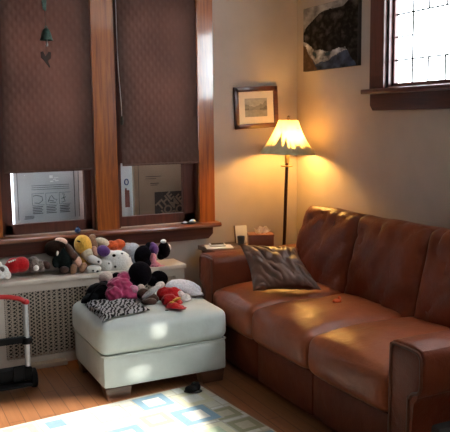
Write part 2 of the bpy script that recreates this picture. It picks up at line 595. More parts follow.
def cut(bm, holes):
    me = bpy.data.meshes.new('tmp'); bm.to_mesh(me); bm.free()
    t = bpy.data.objects.new('tmp', me); COL.objects.link(t)
    kill = [t]
    for h in holes:
        hb = prism(h, 1, YF-.3, YF+.2); bmesh.ops.recalc_face_normals(hb, faces=hb.faces)
        hm = bpy.data.meshes.new('tmp'); hb.to_mesh(hm); hb.free()
        ho = bpy.data.objects.new('tmp', hm); COL.objects.link(ho); kill.append(ho)
        md = t.modifiers.new('b', 'BOOLEAN'); md.operation = 'DIFFERENCE'; md.object = ho; md.solver = 'EXACT'
    ev = t.evaluated_get(bpy.context.evaluated_depsgraph_get())
    bm = bmesh.new(); bm.from_mesh(ev.to_mesh()); ev.to_mesh_clear()
    for o in kill: bpy.data.objects.remove(o)
    return bm
wf = cut(wf, [[(.18, 1.60), (1.27, 1.60), (1.27, 1.945), (.87, 1.945), (.78, 2.0), (.18, 2.065)],  # unseen openings shaped to cast the sun patches on rug and ottoman
              [(.95, 2.045), (1.08, 2.06), (1.07, 2.115), (.97, 2.10)],
              [(1.065, 2.275), (1.10, 2.315), (1.20, 2.35), (1.215, 2.335), (1.15, 2.262)]])
tag(obj('wall_front', wf, MT['panel'], smooth=False), kind='structure')
tag(obj('baseboard_back', B(XL, XW, YW-.018, YW, 0, .13, bev=.004), MT['redX']), kind='structure')
tag(obj('baseboard_right', B(XW-.018, XW, YF, YW-.02, 0, .13, bev=.004), MT['mahY']), kind='structure')

# double window
w1 = struct('window_1', (1.4, YW, .78))
cz = 2.43
obj('casing', B(2.078, 2.196, YW-.026, YW, .78, cz, bev=.002), MT['oakV'], w1)
obj('casing', B(.605, .727, YW-.026, YW, .78, cz, bev=.002), MT['oakV'], w1)
obj('head_casing', B(.605, 2.206, YW-.03, YW, 2.32, cz+.02, bev=.004), MT['oakX'], w1)
obj('mullion', B(1.334, 1.486, YW-.026, YW+.13, .78, 2.33, bev=.002), MT['oakV'], w1)
sb = bmesh.new()
prof = [(YW+.02, .752), (YW-.085, .752), (YW-.093, .758), (YW-.095, .766), (YW-.093, .775), (YW-.085, .781), (YW+.02, .785)]
prism(prof, 0, .56, 2.214, sb)
obj('window_sill', sb, MT['oakX'], w1)
ab = prism([(.605, .752), (2.178, .752), (2.178, .70), (2.142, .664), (.605, .664)], 1, YW-.03, YW, bev=.003)
obj('apron', ab, MT['redX'], w1)
for x0, x1 in ((.727, 1.336), (1.484, 2.088)):
    f = bmesh.new()
    for a, b in ((x0, x0+.075 if x0 < 1 else x0+.045), (x1-.062 if x0 < 1 else x1-.104, x1)):
        box(f, a, b, YW+.045, YW+.085, .785, 2.32, bev=.003)
    box(f, x0, x1, YW+.045, YW+.085, .785, .853, bev=.003)
    box(f, x0, x1, YW+.045, YW+.085, 2.26, 2.32, bev=.003)
    s = obj('sash', f, MT['redV'], w1)
    j = bmesh.new()
    box(j, x0-.002, x0+.018, YW, YW+.13, .785, 2.32); box(j, x1-.018, x1+.002, YW, YW+.13, .785, 2.32)
    obj('jamb', j, MT['redV'], w1)
    st = bmesh.new()
    box(st, x0, x0+.085, YW+.012, YW+.044, 1.22, 2.32); box(st, x1-.085, x1, YW+.012, YW+.044, 1.22, 2.32)
    obj('stop', st, MT['redV'], w1, smooth=False)
    obj('pane', B(x0+.02, x1-.02, YW+.063, YW+.067, .80, 2.31), MT['glass'], s, smooth=False)
obj('outer_ledge', B(.60, 2.25, YW+.045, YW+.36, .70, .785), MT['redX'], w1, smooth=False)

# high side window with leaded panes
w2 = struct('window_2', (XW, 3.1, 1.67))
y0, y1, z0, z1 = W2
obj('casing', B(XW-.028, XW, 3.612, 3.748, 1.675, 2.46, bev=.004), MT['mahV'], w2)
obj('casing', B(XW-.028, XW, 2.45, 2.61, 1.675, 2.46, bev=.004), MT['mahV'], w2)
obj('head_casing', B(XW-.03, XW, 2.45, 3.748, 2.35, 2.47, bev=.004), MT['mahY'], w2)
obj('window_sill', B(XW-.085, XW+.03, 2.36, 3.765, 1.65, 1.68, bev=.008, seg=3), MT['mahY'], w2)
obj('apron', prism([(2.45, 1.65), (3.742, 1.65), (3.742, 1.58), (3.715, 1.548), (2.45, 1.548)], 0, XW-.026, XW, bev=.003), MT['mahY'], w2)
f = bmesh.new()
box(f, XW+.025, XW+.06, 3.575, 3.60, 1.68, 2.36, bev=.004); box(f, XW+.025, XW+.06, 2.62, 2.68, 1.68, 2.36, bev=.004)
box(f, XW+.025, XW+.06, 2.62, 3.60, 1.68, 1.712, bev=.004); box(f, XW+.025, XW+.06, 2.62, 3.60, 2.30, 2.36, bev=.004)
s2 = obj('sash', f, MT['mahV'], w2)
j = bmesh.new()
box(j, XW, XW+.06, 3.592, 3.612, 1.68, 2.36); box(j, XW, XW+.06, 2.608, 2.628, 1.68, 2.36)
obj('jamb', j, MT['mahV'], w2)
g = bmesh.new()
for y in (3.425, 2.80): box(g, XW+.037, XW+.045, y-.0045, y+.0045, 1.71, 2.31)
for z in (1.848, 2.12): box(g, XW+.037, XW+.045, 2.68, 3.58, z-.0045, z+.0045)
for y in (3.29, 3.15, 3.0): box(g, XW+.037, XW+.045, y-.004, y+.004, 1.71, 1.848)
for y in (3.29, 3.15, 3.0): box(g, XW+.037, XW+.045, y-.004, y+.004, 2.12, 2.31)
box(g, XW+.037, XW+.045, 3.425, 3.58, 1.983, 1.991); box(g, XW+.037, XW+.045, 2.68, 2.80, 1.983, 1.991)
obj('leading', g, MT['inside'], s2, smooth=False)
obj('pane', B(XW+.039, XW+.043, 2.64, 3.58, 1.69, 2.34), MT['glass'], s2, smooth=False)

w4 = struct('fill_window', (XW, 1.35, 1.45))  # added out of view to brighten the ottoman top and sofa seats
f = bmesh.new(); y0, y1, z0, z1 = W4
for a, b in ((y0, y0+.05), (y1-.05, y1)): box(f, XW+.02, XW+.055, a, b, z0, z1)
for a, b in ((z0, z0+.05), (z1-.05, z1)): box(f, XW+.02, XW+.055, y0, y1, a, b)
obj('sash', f, MT['mahV'], w4, smooth=False)
obj('pane', B(XW+.036, XW+.040, y0+.02, y1-.02, z0+.02, z1-.02), MT['glass'], w4, smooth=False)
f = bmesh.new()
for a, b in ((y0-.12, y0), (y1, y1+.12)): box(f, XW-.026, XW, a, b, z0, z1)
box(f, XW-.028, XW, y0-.12, y1+.12, z1, z1+.1); box(f, XW-.07, XW, y0-.15, y1+.15, z0-.03, z0)
obj('casing', f, MT['mahY'], w4, smooth=False)

# window behind the viewer
w3 = struct('window_3', (.5, YF, 1.0))
f = bmesh.new()
x0, x1, z0, z1 = W3
for a, b in ((x0, x0+.05), (x1-.05, x1)): box(f, a, b, YF-.08, YF-.03, z0, z1)
box(f, x0, x1, YF-.08, YF-.03, z0, z0+.05)
obj('sash', f, MT['oakV'], w3, smooth=False)
obj('pane', B(x0, x1, YF-.058, YF-.054, z0, 2.40), MT['glass'], w3, smooth=False)
c = bmesh.new()
for a, b in ((x0-.12, x0), (x1, x1+.12)): box(c, a, b, YF, YF+.025, z0-.1, z1)
box(c, x0-.15, x1+.15, YF, YF+.07, z0-.03, z0)
obj('casing', c, MT['oakV'], w3, smooth=False)

# ------------------------------------------------------------------ shades
def blind(x0t, x1t, x0b, x1b, zb, label):
    cx = (x0t+x1t)/2
    t = thing('window_shade', label, 'window shade', (cx, YW-.03, zb), None)
    n, mrow = 24, 70
    bm = bmesh.new()
    zt = 2.335
    rows = []
    for j in range(mrow+1):
        v = j/mrow
        z = zt + (zb-zt)*v
        fr = []
        for i in range(n+1):
            u = i/n
            xa = x0t+(x0b-x0t)*v**1.5; xb = x1t+(x1b-x1t)*v**1.5
            x = xa+(xb-xa)*u
            y = YW-.040 - .006*math.sin(v*PI) - .010*max(0, v-.8)*5*(.6+.4*math.cos(u*5)) + .004*noise.noise(Vector((x*4, z*3, 1)))
            # folded hem band at the bottom
            dz = z-zb
            if dz < .085: y -= .010*math.sin(max(0, dz)/.085*PI*.5+.6)
            fr.append(bm.verts.new((x, y, z + (.006*math.sin(u*PI) if j == mrow else 0))))
        rows.append(fr)
    for a, b in zip(rows, rows[1:]):
        for i in range(n): bm.faces.new((a[i], a[i+1], b[i+1], b[i]))
    bmesh.ops.solidify(bm, geom=list(bm.faces), thickness=.008)
    obj('shade_fabric', bm, MT['blind'], t)
    obj('head_rail', B(x0t, x1t, YW-.055, YW-.031, 2.31, 2.345, bev=.004), MT['redX'], t)
    hem = tube([(x0b+.004, YW-.052, zb+.004), (x1b-.004, YW-.052, zb+.004)], .007)
    obj('hem_bar', hem, MT['blind'], t)
    return t
bl1 = blind(.775, 1.318, .747, 1.308, 1.190, 'brown quilted window shade on the left, behind the hanging bell')
bl2 = blind(1.490, 2.055, 1.508, 2.066, 1.207, 'brown quilted window shade on the right, beside the wide oak casing')
pc = smoothpath([(1.497, YW-.05, 2.31), (1.499, YW-.052, 1.9), (1.512, YW-.055, 1.62), (1.513, YW-.055, 1.53)], 6)
cord = obj('pull_cord', tube(pc, .0025, 6), MT['steel'], bl2)
tb = lathe([(0, 1.475), (.010, 1.478), (.013, 1.50), (.008, 1.53), (0, 1.535)], 12, (1.513, YW-.055))
obj('tassel', tb, MT['string'], cord)

# bell hanging in front of the left shade
bx, by = at(45.5, 32, 1, 4.54).x, 4.54
bl = thing('hanging_bell', 'small green bronze bell hanging on a cord before the left shade', 'bell', (bx, by, 1.83))
obj('hanger_plate', prism([(bx-.012, 2.18), (bx+.008, 2.17), (bx+.016, 2.26), (bx+.008, 2.34), (bx-.012, 2.34), (bx-.016, 2.26)], 1, by-.006, by+.006, bev=.002), MT['verdigris'], bl)
obj('cord', tube([(bx, by, 2.44), (bx, by, 2.2), (bx+.003, by, 2.04), (bx-.004, by, 1.87)], .0018, 6), MT['string'], bl)
obj('bell_body', lathe([(0, 2.068), (.012, 2.066), (.022, 2.055), (.029, 2.035), (.034, 2.012), (.041, 1.998), (.040, 1.996), (.031, 2.012), (.026, 2.035), (0, 2.058)], 24, (bx+.004, by)), MT['verdigris'], bl)
obj('loop', tube([(bx+.004+.008*math.cos(a), by, 2.073+.008*math.sin(a)) for a in [k*PI/6 for k in range(12)]], .0025, 6, closed=True), MT['verdigris'], bl)
obj('clapper', lathe([(0, 2.03), (.003, 2.03), (.003, 1.985), (.007, 1.975), (.006, 1.962), (0, 1.958)], 10, (bx+.006, by)), MT['steel'], bl)
wc = prism([(bx-.036, 1.925), (bx-.02, 1.93), (bx-.006, 1.895), (bx+.012, 1.928), (bx+.028, 1.925), (bx+.026, 1.888), (bx+.004, 1.872), (bx+.022, 1.835), (bx+.014, 1.833), (bx-.008, 1.868), (bx-.034, 1.89)], 1, by-.004, by+.004, bev=.0015)
obj('wind_catcher', wc, MT['print_dark'], bl)

# ------------------------------------------------------------------ cartons behind the panes
LZ = .785
def carton(name, label, x0, x1, y0, y1, z1, m):
    t = thing(name, label, 'box', ((x0+x1)/2, (y0+y1)/2, LZ))
    obj('carton_body', B(x0, x1, y0, y1, LZ, z1, bev=.003), m, t)
    return t
t = carton('carton', 'pale grey carton printed with small diagrams, standing behind the left pane', .838, 1.36, 4.83, 4.96, 1.33, MT['carton_grey'])
yp = 4.829
pr = bmesh.new()
def bar(bm, x0, x1, z0, z1, y=yp): box(bm, x0, x1, y-.0012, y+.0005, z0, z1)
bar(pr, .862, .866, .86, 1.25); bar(pr, 1.238, 1.242, .86, 1.25); bar(pr, 1.268, 1.272, .86, 1.25)
for k in range(3):
    bar(pr, .955, 1.205, 1.082-.013*k, 1.085-.013*k)
for k in range(3):
    xa = .955+k*.09
    bar(pr, xa, xa+.08, 1.030, 1.032); bar(pr, xa, xa+.08, .953, .955); bar(pr, xa, xa+.002, .953, 1.032)
    for q in range(5): bar(pr, xa+.002, xa+.07-.008*(q % 2), .940-.011*q, .945-.011*q)
bar(pr, .905, .965, .872, .876); bar(pr, .905, .965, .880, .884); bar(pr, .90, .96, .864, .868)
obj('printed_lines', pr, MT['print'], t, smooth=False)
pg = bmesh.new()
def seglines(pts): tube([(p[0], yp-.0005, p[1]) for p in pts], .0022, 5, pg)
seglines([(.962, 1.015), (.985, 1.02), (1.02, 1.01), (1.025, .985), (1.0, .965), (.97, .97)])
seglines([(1.06, .97), (1.075, 1.005), (1.085, 1.015), (1.10, .99), (1.12, .985), (1.11, .965), (1.07, .968)])
seglines([(1.155, 1.02), (1.17, 1.02), (1.165, .995), (1.175, .97), (1.15, .965)])
seglines([(1.06, .985), (1.10, .975)]); seglines([(1.15, .99), (1.18, 1.0)])
obj('diagrams', pg, MT['print'], t)
wv = bmesh.new(); bar(wv, 1.075, 1.098, 1.13, 1.148); bar(wv, 1.105, 1.135, 1.13, 1.134); bar(wv, 1.112, 1.135, 1.108, 1.114); bar(wv, 1.08, 1.1, 1.104, 1.112)
bar(wv, 1.10, 1.118, 1.118, 1.124)
obj('white_mark', wv, MT['print_white'], t, smooth=False)

t = carton('carton', 'narrow pale carton with a blue mark at left edge of the right pane', 1.50, 1.655, 4.835, 4.95, 1.31, MT['carton_grey'])
yp = 4.834
q = bmesh.new()
tube([(1.612+.014*math.cos(a), yp, 1.078+.02*math.sin(a)) for a in [k*PI/8 for k in range(16)]], .004, 6, q, closed=True)
obj('blue_mark', q, MT['print_blue'], t)
q = bmesh.new(); bar(q, 1.598, 1.632, .90, 1.02, yp); bar(q, 1.60, 1.612, .98, 1.035, yp)
obj('red_mark', q, MT['print_red'], t, smooth=False)

t = carton('carton', 'brown moving carton with a slanted logo, standing behind the right pane', 1.675, 2.14, 4.85, 4.98, 1.33, MT['carton'])
yp = 4.849
lg = obj('logo_square', B(1.825, 2.035, yp-.001, yp+.001, .795, .993), MT['print_dark'], t, smooth=False)
for word, off, sz in (('THE', .040, .080), ('HOME', -.022, .080), ('DEPOT', -.084, .080)):
    a = math.radians(40)
    rot = Matrix.Rotation(a, 4, Vector((0, -1, 0)))
    base = Matrix.Rotation(PI/2, 4, 'X')
    c = Vector((1.93, yp-.0022, .894)) + Vector((-math.sin(a), 0, math.cos(a)))*off
    text('lettering', word, sz, Matrix.Translation(c) @ rot @ base, MT['print_tan'], lg, .0006, .0026)
q = bmesh.new(); bar(q, 1.76, 1.88, 1.105, 1.109, yp); bar(q, 1.76, 1.84, 1.09, 1.093, yp); bar(q, 1.795, 1.86, 1.055, 1.060, yp); bar(q, 1.795, 1.85, 1.043, 1.047, yp)
bar(q, 1.705, 1.708, .80, 1.2, yp)
obj('printed_lines', q, MT['print_dark'], t, smooth=False)
t = carton('carton', 'flat grey carton edge showing at the right of the right pane', 2.142, 2.24, 4.80, 4.95, 1.33, MT['greyblue'])

# ------------------------------------------------------------------ little things on the sill
c = at(78, 231.5, 1, 4.58)
b = thing('bauble', 'small dark blue glass ball on the sill behind the yellow plush', 'ornament', (c.x, 4.585, .783))
obj('ball', ell(bmesh.new(), (c.x, 4.585, .802), (.020, .020, .020)), MT['navy'], b)
obj('cap', lathe([(0, .829), (.007, .828), (.008, .82), (0, .819)], 12, (c.x, 4.585)), MT['navy'], b)
c = at(191, 219, 1, 4.60)
b = thing('trinket', 'small silver trinket on a dark base on the right end of the sill', 'ornament', (c.x, 4.60, .783))
obj('base', ell(bmesh.new(), (c.x-.02, 4.60, .789), (.055, .025, .007)), MT['black'], b)
obj('dome', ell(bmesh.new(), (c.x+.01, 4.60, .799), (.024, .02, .016), 15), MT['steel'], b)
obj('knob', ell(bmesh.new(), (c.x-.045, 4.60, .795), (.018, .014, .008)), MT['steel'], b)

# ------------------------------------------------------------------ radiator cover
RY, RZ = 4.403, .547
rc = thing('radiator_cover', 'cream radiator cover with a woven lattice front under the window', 'radiator cover', (1.0, 4.52, 0))
rx0, rx1 = -.25, 1.855
obj('cover_top', B(rx0-.012, rx1+.012, RY-.018, YW-.035, RZ-.028, RZ, bev=.005), MT['radiator'], rc)
fr = bmesh.new()
pan = [(.10, .60), (.675, 1.19), (1.29, 1.79)]
box(fr, rx0, rx1, RY, RY+.02, .472, RZ-.028); box(fr, rx0, rx1, RY, RY+.02, .0, .058)
ed = rx0
for a, b_ in pan + [(rx1, rx1)]:
    box(fr, ed, a, RY, RY+.02, .058, .472); ed = b_
obj('front_frame', fr, MT['radiator'], rc, smooth=False)
obj('side_panel', B(rx1-.02, rx1, RY+.02, YW-.035, .0, RZ-.028), MT['radiator'], rc, smooth=False)
obj('side_panel', B(rx0, rx0+.02, RY+.02, YW-.035, .0, RZ-.028), MT['radiator'], rc, smooth=False)
for a, b_ in pan:
    gm = bmesh.new()
    zlo, zhi = .058, .472
    w = .0026
    Wd = b_-a; H = zhi-zlo; sl = .0155/.0345*1.6
    for dx in (1, -1):
        c0 = -Wd*sl
        while c0 < H:
            ta = max(0, -c0/sl); tb = min(Wd, (H-c0)/sl)
            if tb-ta > .004:
                Q = [(ta, c0+ta*sl), (tb, c0+tb*sl)]
                if dx < 0: Q = [(Wd-x, z) for x, z in Q]
                (xa, za), (xb, zb_) = Q
                d = Vector((xb-xa, zb_-za)).normalized(); nn = Vector((-d.y, d.x))*w
                yy = RY+.010 + .0015*dx
                q = [(a+xa+nn.x, zlo+za+nn.y), (a+xb+nn.x, zlo+zb_+nn.y), (a+xb-nn.x, zlo+zb_-nn.y), (a+xa-nn.x, zlo+za-nn.y)]
                prism(q, 1, yy-.0015, yy+.0015, gm)
            c0 += .0235
    x = a+.012
    while x < b_-.004:
        box(gm, x-.0042, x+.0042, RY+.007, RY+.013, zlo, zhi); x += .0345
    obj('lattice_panel', gm, MT['grille'], rc, smooth=False)
obj('radiator', B(.05, 1.75, 4.47, 4.56, .06, .46, bev=.01), MT['inside'], rc)

# thin grey heating vent let into the floor before the cover
v = thing('floor_vent', 'flat tan vent plate on the floor before the radiator cover', 'vent', (.93, 4.36, 0))
obj('vent_plate', B(.80, 1.03, 4.335, 4.395, .0, .03, bev=.003), MT['grille'], v)

# ------------------------------------------------------------------ ottoman
ox0, ox1, oy0, oy1 = 1.05, 1.785, 3.625, 4.24
ot = thing('ottoman', 'square off-white leather ottoman heaped with toys', 'ottoman', ((ox0+ox1)/2, (oy0+oy1)/2, 0))
cx, cy = (ox0+ox1)/2, (oy0+oy1)/2
bb = puffbox((ox1-ox0, oy1-oy0, .185), .022, 12, (.004, .004, 0))
obj('ottoman_base', xform(bb, Matrix.Translation((cx, cy, .160))), MT['wleather'], ot)
bb = puffbox((ox1-ox0+.02, oy1-oy0+.02, .185), .05, 22, (.012, .012, .022), .006, 5)
obj('top_cushion', xform(bb, Matrix.Translation((cx, cy, .339))), MT['wleather'], ot)
pts = []
for sx, sy, x, y in ((0, 0, ox0, oy0), (1, 0, ox1, oy0), (1, 1, ox1, oy1), (0, 1, ox0, oy1)): pts.append((x, y, .2495))
loop = []
for i in range(4):
    a = Vector(pts[i]); b2 = Vector(pts[(i+1) % 4])
    for k in range(6): loop.append(a.lerp(b2, .03+.94*k/5))
obj('piping', tube(loop, .006, 8, closed=True), MT['wleather'], ot)
for x in (ox0+.085, ox1-.085):
    for y in (oy0+.055, oy1-.055):
        lb = prism([(x-.075, .07), (x+.075, .07), (x+.062, .0), (x-.062, .0)], 1, y-.045, y+.045, bev=.004)
        obj('leg', lb, MT['tablewood'], ot)

# ------------------------------------------------------------------ sofa
so = thing('sofa', 'brown leather three-seat sofa along the right wall', 'sofa', (2.37, 3.13, 0))
SY = [2.285, 2.892, 3.462, 3.975]
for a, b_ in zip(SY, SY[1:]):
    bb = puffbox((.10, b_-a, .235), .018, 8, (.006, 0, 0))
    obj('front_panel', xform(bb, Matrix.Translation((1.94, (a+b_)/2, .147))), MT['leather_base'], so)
obj('frame', B(1.98, 2.86, 2.10, 4.16, .05, .26, bev=.01), MT['inside'], so)
for k, (a, b_) in enumerate(zip(SY, SY[1:])):
    bb = puffbox((.70, b_-a-.004, .21), .048, 24, (.022, .0, .038), .010, 5, k+1)
    for v in bb.verts:      # waterfall front edge and a little sag to the back
        if v.co.x < -.2: v.co.z -= (-.2-v.co.x)*.10*(1 if v.co.z > 0 else .0)
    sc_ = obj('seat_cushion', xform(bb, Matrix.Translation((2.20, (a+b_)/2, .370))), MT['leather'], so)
    # seam along the front edge of the cushion
    yy = [(a+.05) + (b_-a-.10)*i/16 for i in range(17)]
    obj('seam', tube([(1.868-.003*math.sin(i/16*PI), y, .318) for i, y in enumerate(yy)], .0035, 6), MT['piping'], sc_)
    if k == 0: b_ = 2.850
    if k == 1: a = 2.850
    if k == 2: b_ = 4.06
    bb = puffbox((.25, b_-a-.002, .56), .055, 24, (.030, .0, .008), .012, 5, k+4)
    # deeper folds
    for v in bb.verts:
        if v.co.x < 0:
            f_ = noise.noise(Vector((v.co.y*6+v.co.z*5+k*5, v.co.z*2.5-v.co.y*2, 2.0)))
            v.co.x += .030*(max(0, 1-abs(f_)*6)**2)*.5 - .012*abs(f_)
        # rolled top: the top third leans further back
    mx = Matrix.Translation((2.635, (a+b_)/2, .645)) @ Matrix.Rotation(math.radians(13), 4, 'Y')
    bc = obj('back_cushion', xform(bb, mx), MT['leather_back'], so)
    for fy in (.33, .66):
        y = a+(b_-a)*fy
        sp = [(2.635+(-.132)*math.cos(math.radians(13))+zz*math.sin(math.radians(13)), y, .645+zz*math.cos(math.radians(13))+.132*math.sin(math.radians(13))) for zz in (.10, .14, .18, .21)]
        if k != 1 or fy > .5:
            obj('seam', tube(sp, .003, 6), MT['piping'], bc)
obj('back_frame', B(2.70, 2.872, 2.10, 4.15, .08, .86, bev=.04, seg=4), MT['leather_back'], so)
def arm(sgn, yin, yout, dz):
    s = 1 if yout > yin else -1
    w = abs(yout-yin)
    def Y(t): return yin + s*t
    P = [(Y(0), .03), (Y(0), .585), (Y(.006), .612), (Y(.022), .630), (Y(.045), .638), (Y(w-.045), .636), (Y(w-.018), .628), (Y(w-.004), .608), (Y(w), .585),
         (Y(w), .475), (Y(w-.006), .452), (Y(w-.022), .438), (Y(w-.045), .430), (Y(w-.062), .415), (Y(w-.068), .390), (Y(w-.068), .03)]
    P = [(y, z+dz if z > .1 else z) for y, z in P]
    a = obj('arm', prism(P, 0, 1.872, 2.80, bev=.012), MT['leather_back'], so)
    # piping around the front face and an inset front panel
    Q = [(Y(.016), .05-dz)] + [(Y(.016), .575), (Y(.024), .605), (Y(.045), .620), (Y(w-.045), .618), (Y(w-.022), .604), (Y(w-.015), .58), (Y(w-.015), .485), (Y(w-.03), .455), (Y(w-.06), .442), (Y(w-.078), .42), (Y(w-.084), .39), (Y(w-.084), .05-dz)]
    Q = [(y, z+dz) for y, z in Q]
    obj('piping', tube(smoothpath([(1.871, y, z) for y, z in Q], 4), .0075, 8), MT['piping'], a)
    obj('piping', tube([(2.78, Y(w-.008), .60+dz), (1.90, Y(w-.008), .60+dz)], .005, 8), MT['piping'], a)
    return a
arm(-1, 2.290, 2.078, -.028)
arm(1, 3.982, 4.188, .024)
for x in (1.93, 2.80):
    for y in (2.20, 4.06):
        obj('foot', lathe([(0, 0), (.025, 0), (.03, .045), (0, .045)], 14, (x, y)), MT['pole'], so)

# throw pillow
pb = patch_pillow([at(253, 291, 1, 3.60), at(322, 290, 1, 3.41), at(295, 247, 1, 3.70), at(239.5, 244, 1, 3.80)], .16, 60, .034, 3)
MT['satin'] = mat('brown_satin', (.13, .055, .034), .40, .2, 14, .3, .012, spec=.5, sheen=.0)
pl = tag(obj('throw_pillow', pb, MT['satin']), 'crumpled dark brown satin pillow leaning on the far sofa arm', 'pillow')
# orange bit on the seat
c = at(337, 301, 2, .515)
og = thing('toy_piece', 'tiny orange toy piece on the middle sofa seat near the pillow', 'toy', (c.x, c.y, .50))
bm = bmesh.new(); ell(bm, (c.x, c.y, .515), (.024, .016, .014)); ell(bm, (c.x+.012, c.y-.005, .531), (.010, .010, .012))
obj('piece_body', bm, MT['orange'], og)

# ------------------------------------------------------------------ end table and what is on it
TZ = .628
et = thing('end_table', 'low dark wooden end table between the sofa arm and the window wall', 'side table', (2.25, 4.4, 0))
ex0, ex1, ey0, ey1 = 2.045, 2.47, 4.215, 4.60
obj('table_top', B(ex0, ex1, ey0, ey1, TZ-.03, TZ, bev=.004), MT['tablewood'], et)
ap = bmesh.new()
box(ap, ex0+.03, ex1-.03, ey0+.03, ey0+.045, TZ-.10, TZ-.03); box(ap, ex0+.03, ex1-.03, ey1-.045, ey1-.03, TZ-.10, TZ-.03)
box(ap, ex0+.03, ex0+.045, ey0+.03, ey1-.03, TZ-.10, TZ-.03); box(ap, ex1-.045, ex1-.03, ey0+.03, ey1-.03, TZ-.10, TZ-.03)
obj('apron', ap, MT['tablewood'], et, smooth=False)
for x in (ex0+.04, ex1-.04):
    for y in (ey0+.04, ey1-.04):
        obj('leg', B(x-.02, x+.02, y-.02, y+.02, 0, TZ-.03, bev=.003), MT['tablewood'], et)
# tissue box
R8 = Matrix.Rotation(math.radians(-22), 4, 'Z')
def place(mx, *a, **k): return xform(B(*a, **k), mx)
tx = Matrix.Translation((2.40, 4.325, TZ)) @ R8
tb_ = thing('tissue_box', 'red-brown tissue box on the end table behind the sofa arm', 'tissue box', (2.40, 4.325, TZ))
obj('box_body', place(tx, -.085, .085, -.06, .06, 0, .082, bev=.004), MT['boxwood'], tb_)
obj('lid', place(tx, -.088, .088, -.063, .063, .078, .092, bev=.003), MT['boxwood'], tb_)
bm = bmesh.new()
n = 12
V = [[None]*(n+1) for _ in range(n+1)]
for i in range(n+1):
    for j in range(n+1):
        u, v = i/n-.5, j/n
        V[i][j] = bm.verts.new(tx @ Vector((u*(.05+.07*v)+.012*v, .012*math.sin(u*9)+.02*(v-.3)*math.sin(v*3), .088+.055*v*(1-.8*abs(u)) + .010*math.sin(u*17+v*4)*v)))
for i in range(n):
    for j in range(n): bm.faces.new((V[i][j], V[i+1][j], V[i+1][j+1], V[i][j+1]))
bmesh.ops.solidify(bm, geom=list(bm.faces), thickness=.002)
obj('tissue', bm, MT['paper'], tb_)
# white card
cx_, cy_ = at(242, 243, 1, 4.52).x, 4.52
cm = Matrix.Translation((cx_, cy_, TZ)) @ Matrix.Rotation(math.radians(-8), 4, 'Z') @ Matrix.Rotation(math.radians(-12), 4, 'X')
cdn = thing('card', 'square white card leaning upright at the back of the end table', 'card', (cx_, cy_, TZ))
obj('card_sheet', place(cm, -.045, .045, 0, .012, .001, .125, bev=.002), MT['white'], cdn)
obj('card_edge', place(cm, -.048, -.043, -.001, .014, .001, .127), MT['tablewood'], cdn)
obj('cup', xform(lathe([(0, 0), (.022, 0), (.027, .06), (.028, .062), (.024, .06), (.02, .006), (0, .006)], 20), Matrix.Translation((2.315, 4.455, TZ))), MT['greyblue'])
cp = bpy.data.objects['cup']; tag(cp, 'small blue-grey cup between the white card and the tissue box', 'cup')
# phone and paper
ph = at(220, 246, 2, TZ+.012)
pm = Matrix.Translation((ph.x, ph.y+.04, TZ)) @ Matrix.Rotation(math.radians(-18), 4, 'Z')
pp = thing('paper', 'white folded paper on the end table under the phone', 'paper', (ph.x, ph.y+.04, TZ))
obj('sheet', place(pm, -.085, .10, -.085, .055, 0, .005), MT['white'], pp, smooth=False)
phn = thing('phone', 'white-rimmed phone lying on paper on the end table', 'phone', (ph.x, ph.y+.04, TZ+.005))
obj('phone_case', place(pm, -.055, .055, -.035, .045, .0055, .020, bev=.005), MT['white'], phn)
obj('phone_screen', place(pm, -.045, .045, -.027, .037, .0195, .0212), MT['screen'], phn)

# ------------------------------------------------------------------ floor lamp
LX, LY = 2.672, 4.41
lp = thing('floor_lamp', 'lit floor lamp with a pine forest silhouette shade in the corner', 'floor lamp', (LX, LY, 0))
zb, zt = 1.255, 1.490
obj('base', lathe([(0, 0), (.12, 0), (.122, .012), (.11, .022), (.05, .035), (.025, .06), (.018, .08), (0, .08)], 36, (LX, LY)), MT['pole'], lp)
obj('pole', lathe([(0, .06), (.0125, .06), (.0125, 1.20), (0, 1.20)], 14, (LX, LY)), MT['pole'], lp)
obj('ring', lathe([(.0125, 1.160), (.042, 1.163), (.043, 1.167), (.042, 1.170), (.0125, 1.172)], 28, (LX, LY)), MT['brass'], lp)
obj('socket', lathe([(0, 1.19), (.016, 1.19), (.018, 1.26), (.012, 1.275), (0, 1.275)], 16, (LX, LY)), MT['brass'], lp)
def RS(z):
    t = (z-zb)/(zt-zb)
    return .198*(1-t) + .070*t - .014*math.sin(t*PI)
prof = [(RS(zb+(zt-zb)*k/16), zb+(zt-zb)*k/16) for k in range(17)]
bm = lathe(prof, 48, (LX, LY))
bmesh.ops.solidify(bm, geom=list(bm.faces), thickness=.0015)
sh = obj('lamp_shade', bm, MT['shade'], lp)
tr = bmesh.new()
for k in range(3):
    a = k*2*PI/3+.4
    tube([(LX, LY, 1.482), (LX+(RS(1.482)-.002)*math.cos(a), LY+(RS(1.482)-.002)*math.sin(a), 1.482)], .0022, 6, tr)
tube([(LX, LY, 1.482), (LX, LY, 1.27)], .003, 6, tr)
obj('shade_holder', tr, MT['brass'], lp)
obj('finial', lathe([(0, 1.482), (.005, 1.482), (.005, 1.492), (.011, 1.497), (.009, 1.506), (.012, 1.512), (.005, 1.522), (0, 1.524)], 12, (LX, LY)), MT['pole'], lp)
obj('bulb', ell(bmesh.new(), (LX, LY+.012, 1.335), (.028, .028, .042)), MT['bulb'], lp)
